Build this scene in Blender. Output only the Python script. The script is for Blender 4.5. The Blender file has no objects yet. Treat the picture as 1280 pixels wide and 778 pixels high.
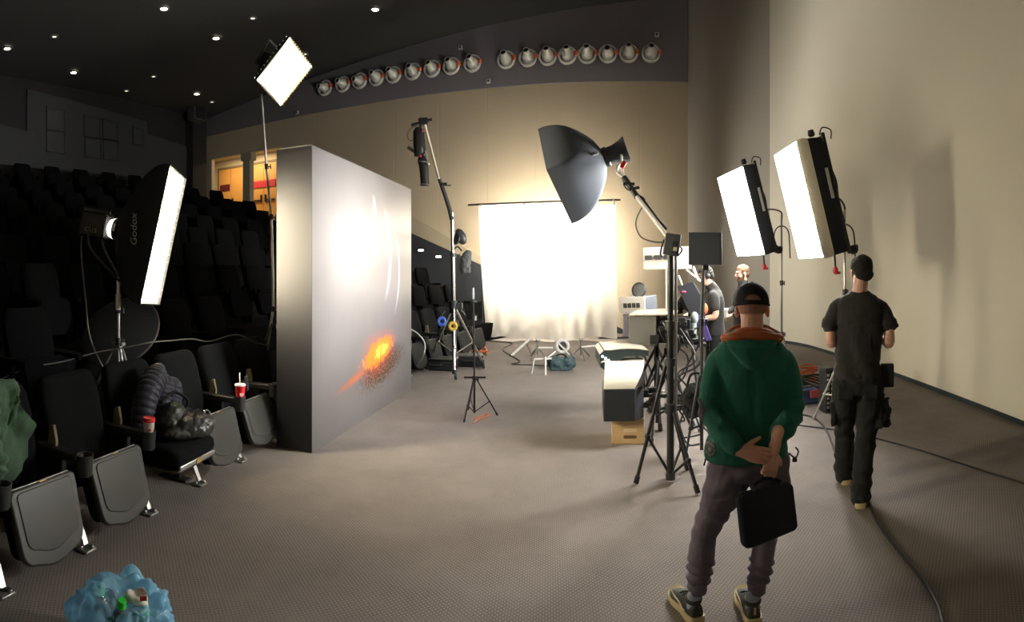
import bpy, bmesh, math, random
from mathutils import Vector, Matrix, Euler, noise
random.seed(7)
SC = bpy.context.scene
C = SC.collection
PI = math.pi
V = Vector
# ---------------------------------------------------------------- camera: a phone panorama (cylindrical), eye 1.70 m
F = 690.0; HY = 339.0; EYE = 1.70
def at(px, py, d):
    a = (px - 640) / F
    return V((d * math.sin(a), d * math.cos(a), EYE + d * (HY - py) / F))
def fl(px, py, z=0.0):
    return at(px, py, (EYE - z) * F / (py - HY))
cd = bpy.data.cameras.new('camera'); cam = bpy.data.objects.new('camera', cd); C.objects.link(cam)
cam.location = (0, 0, EYE); cam.rotation_euler = (PI / 2, 0, 0)
cd.type = 'PANO'; cd.panorama_type = 'CENTRAL_CYLINDRICAL'; cd.clip_start = .05; cd.clip_end = 200
cd.central_cylindrical_range_u_min = -640 / F; cd.central_cylindrical_range_u_max = 640 / F
cd.central_cylindrical_range_v_min = -(778 - HY) / F; cd.central_cylindrical_range_v_max = HY / F
cd.lens = 18
SC.camera = cam
SC.view_settings.view_transform = 'Standard'; SC.view_settings.look = 'None'
SC.view_settings.gamma = 1; SC.view_settings.exposure = 0.0
try: SC.view_settings.use_curve_mapping = False
except Exception: pass
SC.cycles.use_denoising = True
SC.cycles.max_bounces = 8; SC.cycles.diffuse_bounces = 4
SC.cycles.sample_clamp_indirect = 6.0
SC.cycles.caustics_reflective = False; SC.cycles.caustics_refractive = False
# hall axes: T runs away from the seats to the screen, N runs across the hall to the far side wall
TH0 = .232
N = V((math.sin(TH0), math.cos(TH0), 0)); T = V((math.cos(TH0), -math.sin(TH0), 0))
def W(s, q, z=0.0): return N * q + T * s + V((0, 0, z))
HALL = math.atan2(T.y, T.x)          # rotation that takes +x to T
# ---------------------------------------------------------------- materials
MATS = {}
def mat(name, col, rough=.6, metal=0.0, spec=.5, vary=0.0, vscale=8.0, bump=0.0, bscale=60.0, emit=0.0, ecol=None, trans=0.0, sheen=0.0, coat=0.0, alpha=1.0):
    if name in MATS: return MATS[name]
    m = bpy.data.materials.new(name); m.use_nodes = True
    nt = m.node_tree; b = nt.nodes['Principled BSDF']
    c4 = (col[0], col[1], col[2], 1)
    b.inputs['Base Color'].default_value = c4
    b.inputs['Roughness'].default_value = rough; b.inputs['Metallic'].default_value = metal
    b.inputs['Specular IOR Level'].default_value = spec
    if sheen: b.inputs['Sheen Weight'].default_value = sheen
    if coat: b.inputs['Coat Weight'].default_value = coat
    if trans: b.inputs['Transmission Weight'].default_value = trans
    if alpha < 1: b.inputs['Alpha'].default_value = alpha
    tc = nt.nodes.new('ShaderNodeTexCoord')
    if vary:
        n = nt.nodes.new('ShaderNodeTexNoise'); n.inputs['Scale'].default_value = vscale; n.inputs['Detail'].default_value = 5
        nt.links.new(tc.outputs['Object'], n.inputs['Vector'])
        mx = nt.nodes.new('ShaderNodeMix'); mx.data_type = 'RGBA'
        mx.inputs[6].default_value = tuple(max(0, x * (1 - vary)) for x in col) + (1,)
        mx.inputs[7].default_value = tuple(min(1, x * (1 + vary)) for x in col) + (1,)
        nt.links.new(n.outputs['Fac'], mx.inputs[0]); nt.links.new(mx.outputs[2], b.inputs['Base Color'])
    if bump:
        n2 = nt.nodes.new('ShaderNodeTexNoise'); n2.inputs['Scale'].default_value = bscale; n2.inputs['Detail'].default_value = 3
        nt.links.new(tc.outputs['Object'], n2.inputs['Vector'])
        bp = nt.nodes.new('ShaderNodeBump'); bp.inputs['Strength'].default_value = bump; bp.inputs['Distance'].default_value = .01
        nt.links.new(n2.outputs['Fac'], bp.inputs['Height']); nt.links.new(bp.outputs['Normal'], b.inputs['Normal'])
    if emit:
        b.inputs['Emission Color'].default_value = tuple(ecol or col) + (1,); b.inputs['Emission Strength'].default_value = emit
    MATS[name] = m
    return m
# ---------------------------------------------------------------- mesh builder
def basis(z, up=None):
    z = V(z).normalized(); u = V(up) if up is not None else (V((0, 0, 1)) if abs(z.z) < .95 else V((1, 0, 0)))
    x = u.cross(z)
    if x.length < 1e-6: x = V((1, 0, 0)).cross(z)
    x.normalize(); y = z.cross(x)
    return Matrix((x, y, z)).transposed()
class MB:
    def __init__(s, off=(0, 0, 0)): s.v = []; s.f = []; s.off = V(off)
    def add(s, vs, fs):
        b = len(s.v); s.v += [V(p) - s.off for p in vs]; s.f += [tuple(i + b for i in f) for f in fs]; return s
    def box(s, c, size, R=None):
        c = V(c); h = [x / 2 for x in size]
        vs = [V((sx * h[0], sy * h[1], sz * h[2])) for sx in (-1, 1) for sy in (-1, 1) for sz in (-1, 1)]
        if R is not None: vs = [R @ p for p in vs]
        return s.add([c + p for p in vs], [(0, 1, 3, 2), (4, 6, 7, 5), (0, 4, 5, 1), (2, 3, 7, 6), (0, 2, 6, 4), (1, 5, 7, 3)])
    def box2(s, a, b): 
        a = V(a); b = V(b); return s.box((a + b) / 2, [abs(x) for x in (b - a)])
    def bar(s, a, b, w, h, up=None):
        a = V(a); b = V(b); return s.box((a + b) / 2, (w, h, (b - a).length), basis(b - a, up))
    def loft(s, rings, closed=False, caps=True):
        n = len(rings[0]); vs = [p for r in rings for p in r]; fs = []
        m = len(rings)
        for i in range(m if closed else m - 1):
            j = (i + 1) % m
            for k in range(n):
                l = (k + 1) % n
                fs.append((i * n + k, i * n + l, j * n + l, j * n + k))
        if caps and not closed:
            fs.append(tuple(range(n - 1, -1, -1))); fs.append(tuple((m - 1) * n + k for k in range(n)))
        return s.add(vs, fs)
    def tube(s, pts, r, n=10, closed=False, caps=True, round_ends=False):
        pts = [V(p) for p in pts]; m = len(pts)
        rs = list(r) if isinstance(r, (list, tuple)) else [r] * m
        if round_ends:
            d0 = (pts[0] - pts[1]).normalized(); d1 = (pts[-1] - pts[-2]).normalized(); r0, r1 = rs[0], rs[-1]
            pre = [pts[0] + d0 * r0 * math.sin(a) for a in (PI / 2 * .98, PI / 3, PI / 6)]; prr = [r0 * math.cos(a) for a in (PI / 2 * .98, PI / 3, PI / 6)]
            po = [pts[-1] + d1 * r1 * math.sin(a) for a in (PI / 6, PI / 3, PI / 2 * .98)]; por = [r1 * math.cos(a) for a in (PI / 6, PI / 3, PI / 2 * .98)]
            pts = pre + pts + po; rs = prr + rs + por; m = len(pts)
        rings = []; prev = None
        for i, p in enumerate(pts):
            if closed: d = pts[(i + 1) % m] - pts[i - 1]
            else: d = pts[min(i + 1, m - 1)] - pts[max(i - 1, 0)]
            if d.length < 1e-9: d = V((0, 0, 1))
            d.normalize()
            if prev is None: B = basis(d); x = B.col[0].copy()
            else:
                x = prev - d * prev.dot(d)
                if x.length < 1e-6: x = basis(d).col[0].copy()
                x.normalize()
            prev = x; y = d.cross(x)
            rings.append([p + x * (rs[i] * math.cos(2 * PI * k / n)) + y * (rs[i] * math.sin(2 * PI * k / n)) for k in range(n)])
        return s.loft(rings, closed, caps)
    def cyl(s, a, b, r, n=14, r2=None): return s.tube([a, b], [r, r if r2 is None else r2], n)
    def lathe(s, prof, c=(0, 0, 0), z=(0, 0, 1), n=24, caps=True, up=None):
        B = basis(z, up); c = V(c)
        rings = [[c + B @ V((r * math.cos(2 * PI * k / n), r * math.sin(2 * PI * k / n), h)) for k in range(n)] for r, h in prof]
        return s.loft(rings, False, caps)
    def torus(s, c, z, R, r, n=28, m=8):
        B = basis(z); c = V(c)
        return s.tube([c + B @ V((R * math.cos(2 * PI * k / n), R * math.sin(2 * PI * k / n), 0)) for k in range(n)], r, m, closed=True)
    def ell(s, c, r, R=None, n=20, m=12):
        c = V(c); r = r if isinstance(r, (tuple, list)) else (r, r, r); R = R or Matrix.Identity(3); rings = []
        for i in range(m + 1):
            a = PI * (i + .02) / (m + .04) - PI / 2
            rings.append([c + R @ V((r[0] * math.cos(a) * math.cos(2 * PI * k / n), r[1] * math.cos(a) * math.sin(2 * PI * k / n), r[2] * math.sin(a))) for k in range(n)])
        return s.loft(rings)
    def prism(s, poly, d0, d1, B=None, c=(0, 0, 0)):
        """polygon in the xy of basis B, extruded along its z from d0 to d1"""
        B = B or Matrix.Identity(3); c = V(c)
        return s.loft([[c + B @ V((x, y, d)) for x, y in poly] for d in (d0, d1)])
    def grid(s, P, thick=None):
        """sheet from rows of points; thick gives it a second side"""
        m = len(P); n = len(P[0])
        if not thick:
            return s.add([p for r in P for p in r], [(i * n + k, i * n + k + 1, (i + 1) * n + k + 1, (i + 1) * n + k) for i in range(m - 1) for k in range(n - 1)])
        Q = []
        for i in range(m):
            row = []
            for k in range(n):
                a = V(P[min(i + 1, m - 1)][k]) - V(P[max(i - 1, 0)][k]); b = V(P[i][min(k + 1, n - 1)]) - V(P[i][max(k - 1, 0)])
                nn = a.cross(b); nn = nn.normalized() if nn.length > 1e-9 else V((0, 0, 1)); row.append(V(P[i][k]) + nn * thick)
            Q.append(row)
        vs = [p for r in P for p in r] + [p for r in Q for p in r]; o = m * n; fs = []
        for i in range(m - 1):
            for k in range(n - 1):
                a, b, c_, d = i * n + k, i * n + k + 1, (i + 1) * n + k + 1, (i + 1) * n + k
                fs.append((a, b, c_, d)); fs.append((o + d, o + c_, o + b, o + a))
        for i in range(m - 1):
            a, d = i * n, (i + 1) * n; fs.append((a, d, o + d, o + a)); a, d = i * n + n - 1, (i + 1) * n + n - 1; fs.append((d, a, o + a, o + d))
        for k in range(n - 1):
            a, b = k, k + 1; fs.append((b, a, o + a, o + b)); a, b = (m - 1) * n + k, (m - 1) * n + k + 1; fs.append((a, b, o + b, o + a))
        return s.add(vs, fs)
    def mesh(s, name):
        me = bpy.data.meshes.new(name); me.from_pydata([tuple(p) for p in s.v], [], s.f); me.update()
        bm = bmesh.new(); bm.from_mesh(me); bmesh.ops.recalc_face_normals(bm, faces=bm.faces); bm.to_mesh(me); bm.free()
        return me
    def each(s, name, m, parent=None, **kw):
        """one object for every separate piece"""
        par = list(range(len(s.v)))
        def find(i):
            while par[i] != i: par[i] = par[par[i]]; i = par[i]
            return i
        for f in s.f:
            for i in f[1:]: par[find(i)] = find(f[0])
        gs = {}
        for f in s.f: gs.setdefault(find(f[0]), []).append(f)
        out = []
        for fs in gs.values():
            ids = sorted({i for f in fs for i in f}); mp = {i: k for k, i in enumerate(ids)}
            q = MB(); q.v = [s.v[i] for i in ids]; q.f = [tuple(mp[i] for i in f) for f in fs]; out.append(q.build(name, m, parent, **kw))
        return out
    def build(s, name, m, parent=None, smooth=40, bevel=0.0, seg=2, sub=0, label=None):
        me = s.mesh(name); return link(name, me, m, parent, smooth, bevel, seg, sub, label)
def link(name, me, m, parent=None, smooth=40, bevel=0.0, seg=2, sub=0, label=None):
    o = bpy.data.objects.new(name, me); C.objects.link(o)
    if m is not None:
        me.materials.clear(); me.materials.append(m)
    if smooth:
        for p in me.polygons: p.use_smooth = True
        if smooth < 180: me.set_sharp_from_angle(angle=math.radians(smooth))
    if bevel:
        b = o.modifiers.new('bevel', 'BEVEL'); b.width = bevel; b.segments = seg; b.limit_method = 'ANGLE'; b.angle_limit = math.radians(35); b.use_clamp_overlap = True
    if sub:
        u = o.modifiers.new('sub', 'SUBSURF'); u.levels = sub; u.render_levels = sub
    if parent is not None: o.parent = parent
    if label: o['label'] = label
    return o
def thing(name, label, cat, loc=(0, 0, 0), rz=0.0, group=None):
    o = bpy.data.objects.new(name, None); C.objects.link(o); o.location = loc; o.rotation_euler = (0, 0, rz)
    o.empty_display_size = .1
    return tag(o, label, cat, group)
def tag(o, label, cat, group=None, kind=None):
    o['label'] = label; o['category'] = cat
    if group: o['group'] = group
    if kind: o['kind'] = kind
    return o
def struct(o, label=None):
    o['kind'] = 'structure'
    if label: o['label'] = label; o['category'] = 'structure'
    return o
def dup(root, loc=None, rz=None, label=None, group=None):
    r = root.copy(); C.objects.link(r)
    if loc is not None: r.location = loc
    if rz is not None: r.rotation_euler = (0, 0, rz)
    if label: r['label'] = label
    if group: r['group'] = group
    def rec(a, b):
        for ch in list(a.children):
            c = ch.copy(); C.objects.link(c); c.parent = b; rec(ch, c)
    rec(root, r)
    return r
def curve_pts(pts, k=6, closed=False):
    """Catmull-Rom through points"""
    P = [V(p) for p in pts]; out = []; n = len(P)
    for i in range(n if closed else n - 1):
        if closed: a, b, c, d = P[(i - 1) % n], P[i], P[(i + 1) % n], P[(i + 2) % n]
        else: a, b, c, d = P[max(i - 1, 0)], P[i], P[i + 1], P[min(i + 2, n - 1)]
        for j in range(k):
            t = j / k
            out.append(.5 * ((2 * b) + (c - a) * t + (2 * a - 5 * b + 4 * c - d) * t * t + (3 * b - a - 3 * c + d) * t ** 3))
    if not closed: out.append(P[-1])
    return out
def fuse(mb, voxel=.008, smooth=4, noise_amp=0.0, noise_scale=.12, name='m', fac=.5, post=2):
    """voxel union of overlapping closed shapes, smoothed; optional cloth folds"""
    me = mb.mesh(name); o = bpy.data.objects.new(name, me); C.objects.link(o)
    r = o.modifiers.new('r', 'REMESH'); r.mode = 'VOXEL'; r.voxel_size = voxel; r.adaptivity = 0
    if smooth:
        q = o.modifiers.new('s', 'SMOOTH'); q.factor = fac; q.iterations = smooth
    dg = bpy.context.evaluated_depsgraph_get(); out = bpy.data.meshes.new_from_object(o.evaluated_get(dg))
    bpy.data.objects.remove(o); bpy.data.meshes.remove(me)
    return out
def folds(me, fn):
    """push vertices along their normals by fn(co, no)"""
    nn = [v.normal.copy() for v in me.vertices]
    for v, n in zip(me.vertices, nn):
        v.co = v.co + n * fn(v.co, n)
    me.update()
def patch_from(me, pred, off, name, thick=0.0):
    """faces of me whose centre satisfies pred, lifted off along the normals"""
    bm = bmesh.new(); bm.from_mesh(me)
    bmesh.ops.delete(bm, geom=[f for f in bm.faces if not pred(f.calc_center_median())], context='FACES')
    bm.normal_update()
    for v in bm.verts: v.co += v.normal * off
    if thick: bmesh.ops.solidify(bm, geom=bm.faces[:], thickness=thick)
    out = bpy.data.meshes.new(name); bm.to_mesh(out); bm.free(); return out
def rrect(w, h, r, n=5, r2=None):
    """rounded rectangle outline, r top corners, r2 bottom corners"""
    r2 = r if r2 is None else r2; pts = []
    for cx, cy, a0, rr in ((w / 2, h / 2, 0, r), (-w / 2, h / 2, PI / 2, r), (-w / 2, -h / 2, PI, r2), (w / 2, -h / 2, 3 * PI / 2, r2)):
        for k in range(n + 1):
            a = a0 + PI / 2 * k / n
            pts.append((cx - math.copysign(rr, cx) + rr * math.cos(a), cy - math.copysign(rr, cy) + rr * math.sin(a)))
    return pts
def text(name, s, size, m, parent, c, B, extrude=.001):
    cu = bpy.data.curves.new(name, 'FONT'); cu.body = s; cu.size = size; cu.extrude = extrude; cu.align_x = 'CENTER'; cu.align_y = 'CENTER'
    o = bpy.data.objects.new(name, cu); C.objects.link(o)
    dg = bpy.context.evaluated_depsgraph_get(); me = bpy.data.meshes.new_from_object(o.evaluated_get(dg)); bpy.data.objects.remove(o)
    for v in me.vertices: v.co = V(c) + B @ v.co
    return link(name, me, m, parent, 0)
def fbm(p, s, oct=3): return noise.fractal(V(p) * s, 1.0, 2.0, oct)
# ================================================================ materials used all over
def s2l(r, g, b):
    f = lambda c: (c / 12.92 if c <= .04045 else ((c + .055) / 1.055) ** 2.4)
    return (f(r / 255), f(g / 255), f(b / 255))
M_BLACK = mat('black_metal', (.012, .013, .015), .45, 0, .5)
M_BLACKP = mat('black_plastic', (.014, .014, .016), .4)
M_BLACKF = mat('black_fabric', (.014, .015, .017), .85, 0, .3, bump=.25, bscale=180)
M_GREYM = mat('grey_metal', (.05, .055, .06), .4, .3)
M_CHROME = mat('chrome', (.75, .75, .74), .2, 1.0)
M_STEEL = mat('brushed_steel', (.5, .5, .49), .35, .9)
M_WHITE = mat('white_enamel', (.88, .87, .84), .35)
M_RED = mat('red_plastic', (.55, .02, .02), .4)
M_CABLE = mat('cable_rubber', (.016, .016, .018), .5)
M_CABLEG = mat('grey_cable', (.16, .15, .12), .5)
M_ORANGE = mat('orange_cable', (.75, .16, .03), .5)
def emis(name, col, strength, base=(.8, .8, .78)):
    return mat(name, base, .6, emit=strength, ecol=col)
# ================================================================ the room
def carpet():
    m = bpy.data.materials.new('dotted_carpet'); m.use_nodes = True; nt = m.node_tree; b = nt.nodes['Principled BSDF']; L = nt.links.new
    b.inputs['Roughness'].default_value = .9; b.inputs['Specular IOR Level'].default_value = .25
    tc = nt.nodes.new('ShaderNodeTexCoord'); mp = nt.nodes.new('ShaderNodeMapping')
    mp.inputs['Rotation'].default_value = (0, 0, -HALL + .62); mp.inputs['Scale'].default_value = (50, 50, 1)
    L(tc.outputs['Object'], mp.inputs['Vector'])
    vo = nt.nodes.new('ShaderNodeTexVoronoi'); vo.voronoi_dimensions = '2D'; vo.inputs['Scale'].default_value = 1.0; vo.inputs['Randomness'].default_value = .12
    L(mp.outputs['Vector'], vo.inputs['Vector'])
    rp = nt.nodes.new('ShaderNodeValToRGB'); rp.color_ramp.elements[0].position = .17; rp.color_ramp.elements[0].color = (1, 1, 1, 1)
    rp.color_ramp.elements[1].position = .27; rp.color_ramp.elements[1].color = (0, 0, 0, 1)
    L(vo.outputs['Distance'], rp.inputs['Fac'])
    n = nt.nodes.new('ShaderNodeTexNoise'); n.inputs['Scale'].default_value = 1.6; n.inputs['Detail'].default_value = 7; n.inputs['Roughness'].default_value = .65
    L(tc.outputs['Object'], n.inputs['Vector'])
    r2 = nt.nodes.new('ShaderNodeValToRGB'); r2.color_ramp.elements[0].position = .3; r2.color_ramp.elements[0].color = (.150, .130, .120, 1)
    r2.color_ramp.elements[1].position = .7; r2.color_ramp.elements[1].color = (.215, .190, .176, 1)
    L(n.outputs['Fac'], r2.inputs['Fac'])
    mx = nt.nodes.new('ShaderNodeMix'); mx.data_type = 'RGBA'; mx.inputs[7].default_value = (.32, .29, .265, 1)
    L(rp.outputs['Color'], mx.inputs[0]); L(r2.outputs['Color'], mx.inputs[6]); L(mx.outputs[2], b.inputs['Base Color'])
    n3 = nt.nodes.new('ShaderNodeTexNoise'); n3.inputs['Scale'].default_value = 350; L(tc.outputs['Object'], n3.inputs['Vector'])
    bp = nt.nodes.new('ShaderNodeBump'); bp.inputs['Strength'].default_value = .35; bp.inputs['Distance'].default_value = .004
    L(n3.outputs['Fac'], bp.inputs['Height']); L(bp.outputs['Normal'], b.inputs['Normal'])
    return m
M_CARPET = carpet()
DW = 15.0                                   # side wall distance across the hall
WTOP = 6.86                                 # top of the beige fabric
def ceil_z(s): return 9.04 + .1015 * s
def front_s(q): return -3.6 + .024 * (q - 7.5) ** 2          # curve of the front row
def screen_s(q): return 3.97 - .0155 * (q - 7.3) ** 2        # curve of the screen
mb = MB()
mb.add([W(-3.2 - 13, -1.5), W(5.5, -1.5), W(5.5, 17.6), W(-3.2 - 13, 17.6)], [(0, 1, 2, 3)])
mb.add([W(-3.2 - 13, -1.5, -.1), W(5.5, -1.5, -.1), W(5.5, 17.6, -.1), W(-3.2 - 13, 17.6, -.1)], [(3, 2, 1, 0)])
struct(mb.build('floor', M_CARPET, smooth=0), 'grey brown dotted carpet floor')
# seating tiers, curved steps
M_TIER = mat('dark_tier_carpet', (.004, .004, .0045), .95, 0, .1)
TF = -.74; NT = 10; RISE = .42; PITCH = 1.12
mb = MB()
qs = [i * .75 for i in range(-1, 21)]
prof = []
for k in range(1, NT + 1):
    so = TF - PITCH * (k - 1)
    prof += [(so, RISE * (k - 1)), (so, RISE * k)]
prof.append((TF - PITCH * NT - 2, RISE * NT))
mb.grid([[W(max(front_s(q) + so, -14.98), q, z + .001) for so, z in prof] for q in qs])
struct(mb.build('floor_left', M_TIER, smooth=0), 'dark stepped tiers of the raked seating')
# side wall (beige fabric) with the mezzanine doorway
def beige():
    m = mat('beige_wall_fabric', (.44, .375, .285), .9, 0, .15, vary=.06, vscale=1.2)
    nt = m.node_tree; b = nt.nodes['Principled BSDF']
    tc = nt.nodes.new('ShaderNodeTexCoord'); mp = nt.nodes.new('ShaderNodeMapping'); mp.inputs['Rotation'].default_value = (0, 0, -HALL)
    nt.links.new(tc.outputs['Object'], mp.inputs['Vector'])
    w = nt.nodes.new('ShaderNodeTexWave'); w.wave_type = 'BANDS'; w.bands_direction = 'X'; w.inputs['Scale'].default_value = .22; w.inputs['Distortion'].default_value = 0
    nt.links.new(mp.outputs['Vector'], w.inputs['Vector'])
    r = nt.nodes.new('ShaderNodeValToRGB'); r.color_ramp.elements[0].position = 0; r.color_ramp.elements[0].color = (.0, .0, .0, 1); r.color_ramp.elements[1].position = .004; r.color_ramp.elements[1].color = (1, 1, 1, 1)
    nt.links.new(w.outputs['Fac'], r.inputs['Fac'])
    bp = nt.nodes.new('ShaderNodeBump'); bp.inputs['Strength'].default_value = .4; bp.inputs['Distance'].default_value = .01
    nt.links.new(r.outputs['Color'], bp.inputs['Height']); nt.links.new(bp.outputs['Normal'], b.inputs['Normal'])
    return m
M_BEIGE = beige()
SW0, SW1 = -15.0, 1.305
O0, O1, OZ0, OZ1 = -14.72, -11.35, 3.4, 5.95
def slab(mb, s0, s1, z0, z1, q0, q1):
    vs = [W(s, q, z) for s in (s0, s1) for q in (q0, q1) for z in (z0, z1)]
    mb.add(vs, [(0, 1, 3, 2), (4, 6, 7, 5), (0, 4, 5, 1), (2, 3, 7, 6), (0, 2, 6, 4), (1, 5, 7, 3)])
mb = MB()
slab(mb, SW0 - .3, O0, 0, 9.3, DW, DW + .15); slab(mb, O1, SW1, 0, 9.3, DW, DW + .15)
slab(mb, O0, O1, OZ1, 9.3, DW, DW + .15); slab(mb, O0, O1, 0, OZ0, DW, DW + .15)
struct(mb.build('wall_back', M_BEIGE, smooth=0), 'beige fabric side wall of the hall')
M_BAND = mat('dark_band_paint', (.175, .165, .190), .8, vary=.05, vscale=.8)
mb = MB(); slab(mb, SW0, SW1, WTOP, 9.32, DW - .05, DW - .001)
struct(mb.build('wall_back_upper', M_BAND, smooth=0), 'dark grey upper band of the side wall')
# sloping wainscot and trim board that follow the rake
def wz(s): return 1.90 - .44 * (s + 4.48)
def tz(s): return 2.13 - .567 * (s + 4.48)
M_WAINS = mat('dark_wainscot', (.022, .026, .034), .7)
def sloped(name, m, pts, q0, q1, label):
    mb = MB(); lo = [W(s, q0, z) for s, z in pts]; hi = [W(s, q1, z) for s, z in pts]; mb.loft([lo, hi]); return struct(mb.build(name, m, smooth=0), label)
sloped('wall_back_lower', M_WAINS, [(-.2, 0), (-4.48, wz(-4.48)), (-9.0, wz(-9.0)), (-9.0, 0)], DW - .04, DW - .001, 'dark lower part of the side wall rising with the seats')
sloped('trim_1', mat('beige_trim', (.36, .31, .23), .8), [(-1.0, wz(-1.0)), (-4.48, wz(-4.48)), (-9.0, wz(-9.0)), (-9.0, tz(-9.0)), (-4.48, tz(-4.48)), (-1.0, wz(-1) + .02)], DW - .07, DW - .002, 'sloping beige trim above the dark wainscot')
# splay wall and screen
M_GREYW = mat('grey_wall_paint', (.40, .385, .35), .85, vary=.03, vscale=.7)
M_SCREEN = mat('screen_white', (.72, .70, .61), .75, 0, .25, vary=.025, vscale=.9)
E1 = (screen_s(12.25), 12.25)
pts = [W(SW1, DW), W(*E1)]
mb = MB(); a, b = pts; b = a.lerp(b, .80); mb.add([a + V((0, 0, 0)), b, b + V((0, 0, 9.3)), a + V((0, 0, 9.3))], [(0, 1, 2, 3)])
nn = V((b.y - a.y, a.x - b.x, 0)).normalized() * -.15
mb.add([a + nn, b + nn, b + nn + V((0, 0, 9.3)), a + nn + V((0, 0, 9.3))], [(3, 2, 1, 0)])
struct(mb.build('wall_back_right', M_GREYW, smooth=0), 'grey wall between the beige wall and the screen')
qq = [12.25 - i * .5 for i in range(28)]
cor = [W(SW1, DW).lerp(W(*E1), .86)]
ea, eb, ec = W(SW1, DW).lerp(W(*E1), .79), W(*E1), W(screen_s(11.4), 11.4)
line = [W(SW1, DW).lerp(W(*E1), .785)] + [ea * (1 - k / 6) ** 2 + eb * 2 * (k / 6) * (1 - k / 6) + ec * (k / 6) ** 2 for k in range(7)] + [W(screen_s(q), q) for q in qq[3:]]
line = curve_pts(line, 3)
def wallsheet(name, line, z0, z1, m, label, off=0.0, th=.03):
    P = []
    for i, p in enumerate(line):
        d = line[min(i + 1, len(line) - 1)] - line[max(i - 1, 0)]; nr = V((d.y, -d.x, 0)).normalized() * -1
        P.append([p + nr * off + V((0, 0, z)) for z in (z0, z1)])
    mb = MB(); mb.grid(P, th); return struct(mb.build(name, m, smooth=60), label)
wallsheet('wall_right', line, .078, 9.3, M_SCREEN, 'off white cinema screen wall')
M_BASE = mat('dark_teal_base', (.012, .026, .030), .5, vary=.6, vscale=6)
wallsheet('baseboard_right', line, 0.0, .074, M_BASE, 'dark gap and base strip below the screen', off=.04)
# wall behind the camera and the back wall with the projection ports
mb = MB(); slab(mb, -15.2, 5.5, 0, 9.4, -1.6, -1.45)
struct(mb.build('wall_front', M_BEIGE, smooth=0), 'dark side wall behind the photographer')
M_BOOTH = mat('booth_wall', (.040, .043, .052), .85, vary=.06, vscale=.8)
M_DARKW = mat('dark_wall', (.02, .02, .022), .9)
mb = MB(); slab(mb, -15.2, -15.0, 0, 9.4, -1.5, DW)
struct(mb.build('wall_left', M_DARKW, smooth=0), 'dark rear wall behind the last row')
def booth_pt(px, py, so=-15.0):
    rel = (px - 640) / F - TH0; d = so / math.sin(rel)
    return W(so, d * math.cos(rel), EYE + d * (HY - py) / F)
poly = [booth_pt(*p) for p in ((-60, 140), (33, 165), (33, 112), (182, 153), (183, 168), (240, 186), (240, 240), (-60, 200))]
mb = MB(); mb.loft([poly, [p + T * .06 for p in poly]])
struct(mb.build('wall_rear', M_BOOTH, smooth=0), 'bluish grey projection booth wall high at the rear')
M_PORT = mat('port_glass', (.055, .06, .07), .25); M_PORTF = mat('port_frame', (.03, .032, .036), .6)
for i, (x0, y0, x1, y1) in enumerate(((58, 137, 82, 163), (58, 165, 82, 190), (105, 147, 126, 171), (128, 152, 148, 175), (106, 173, 127, 196), (129, 176, 149, 199), (166, 161, 180, 180))):
    a = booth_pt(x0, y1, -14.93); b = booth_pt(x1, y0, -14.93)
    qa, qb = a.dot(N), b.dot(N)
    f = MB()
    zs = (a.z, b.z); w = .06
    slab(f, -14.94, -14.90, zs[0], zs[0] + w, qa, qb); slab(f, -14.94, -14.90, zs[1] - w, zs[1], qa, qb)
    slab(f, -14.94, -14.90, zs[0], zs[1], qa, qa + w); slab(f, -14.94, -14.90, zs[0], zs[1], qb - w, qb)
    fo = struct(f.build('window_%d' % (i + 1), M_PORTF, smooth=0), 'projection port in the booth wall')
    g = MB(); slab(g, -14.94, -14.92, zs[0] + w, zs[1] - w, qa + w, qb - w); g.build('pane', M_PORT, fo, smooth=0)
# black corner column left of the doorway
mb = MB(); slab(mb, -15.0, -14.6, 0, 9.3, 13.9, 14.6)
struct(mb.build('column', M_DARKW, smooth=0), 'black column in the rear corner')
# ceiling
M_CEIL = mat('dark_ceiling', (.042, .043, .044), .9, vary=.06, vscale=.6)
mb = MB()
vs = [W(s, q, ceil_z(s) + dz) for dz in (0, .12) for s, q in ((-15.2, -1.6), (6, -1.6), (6, 16), (-15.2, 16))]
mb.add(vs, [(3, 2, 1, 0), (4, 5, 6, 7)])
struct(mb.build('ceiling', M_CEIL, smooth=0), 'black sloping ceiling of the hall')
# vestibule with the two lit double doors
M_VEST = mat('vestibule_paint', (.55, .47, .34), .8)
mb = MB()
slab(mb, -18.6, -10.6, 3.3, 3.6, DW + .15, 17.4)          # floor
slab(mb, -18.6, -10.6, 6.42, 6.5, DW + .15, 17.4)         # ceiling
slab(mb, -18.6, -10.6, 3.3, 6.5, 17.2, 17.4)              # back
slab(mb, -18.7, -18.6, 3.3, 6.5, DW + .15, 17.4); slab(mb, -10.6, -10.5, 3.3, 6.5, DW + .15, 17.4)
struct(mb.build('wall_outer', M_VEST, smooth=0), 'lit vestibule behind the doorway')
mb = MB(); slab(mb, -13.12, -12.80, OZ0, OZ1, DW - .02, DW + .2)
slab(mb, -13.2, -12.72, OZ1 - .28, OZ1, DW - .05, DW + .24)
struct(mb.build('pillar', mat('pillar_paint', (.30, .29, .22), .8), smooth=0), 'pillar in the middle of the doorway')
M_DOOR = mat('orange_wood_door', (.55, .28, .08), .5, vary=.12, vscale=3)
M_PUSH = mat('red_sign', (.45, .02, .04), .5)
M_DKRED = mat('dark_red_sign', (.10, .012, .018), .5)
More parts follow.
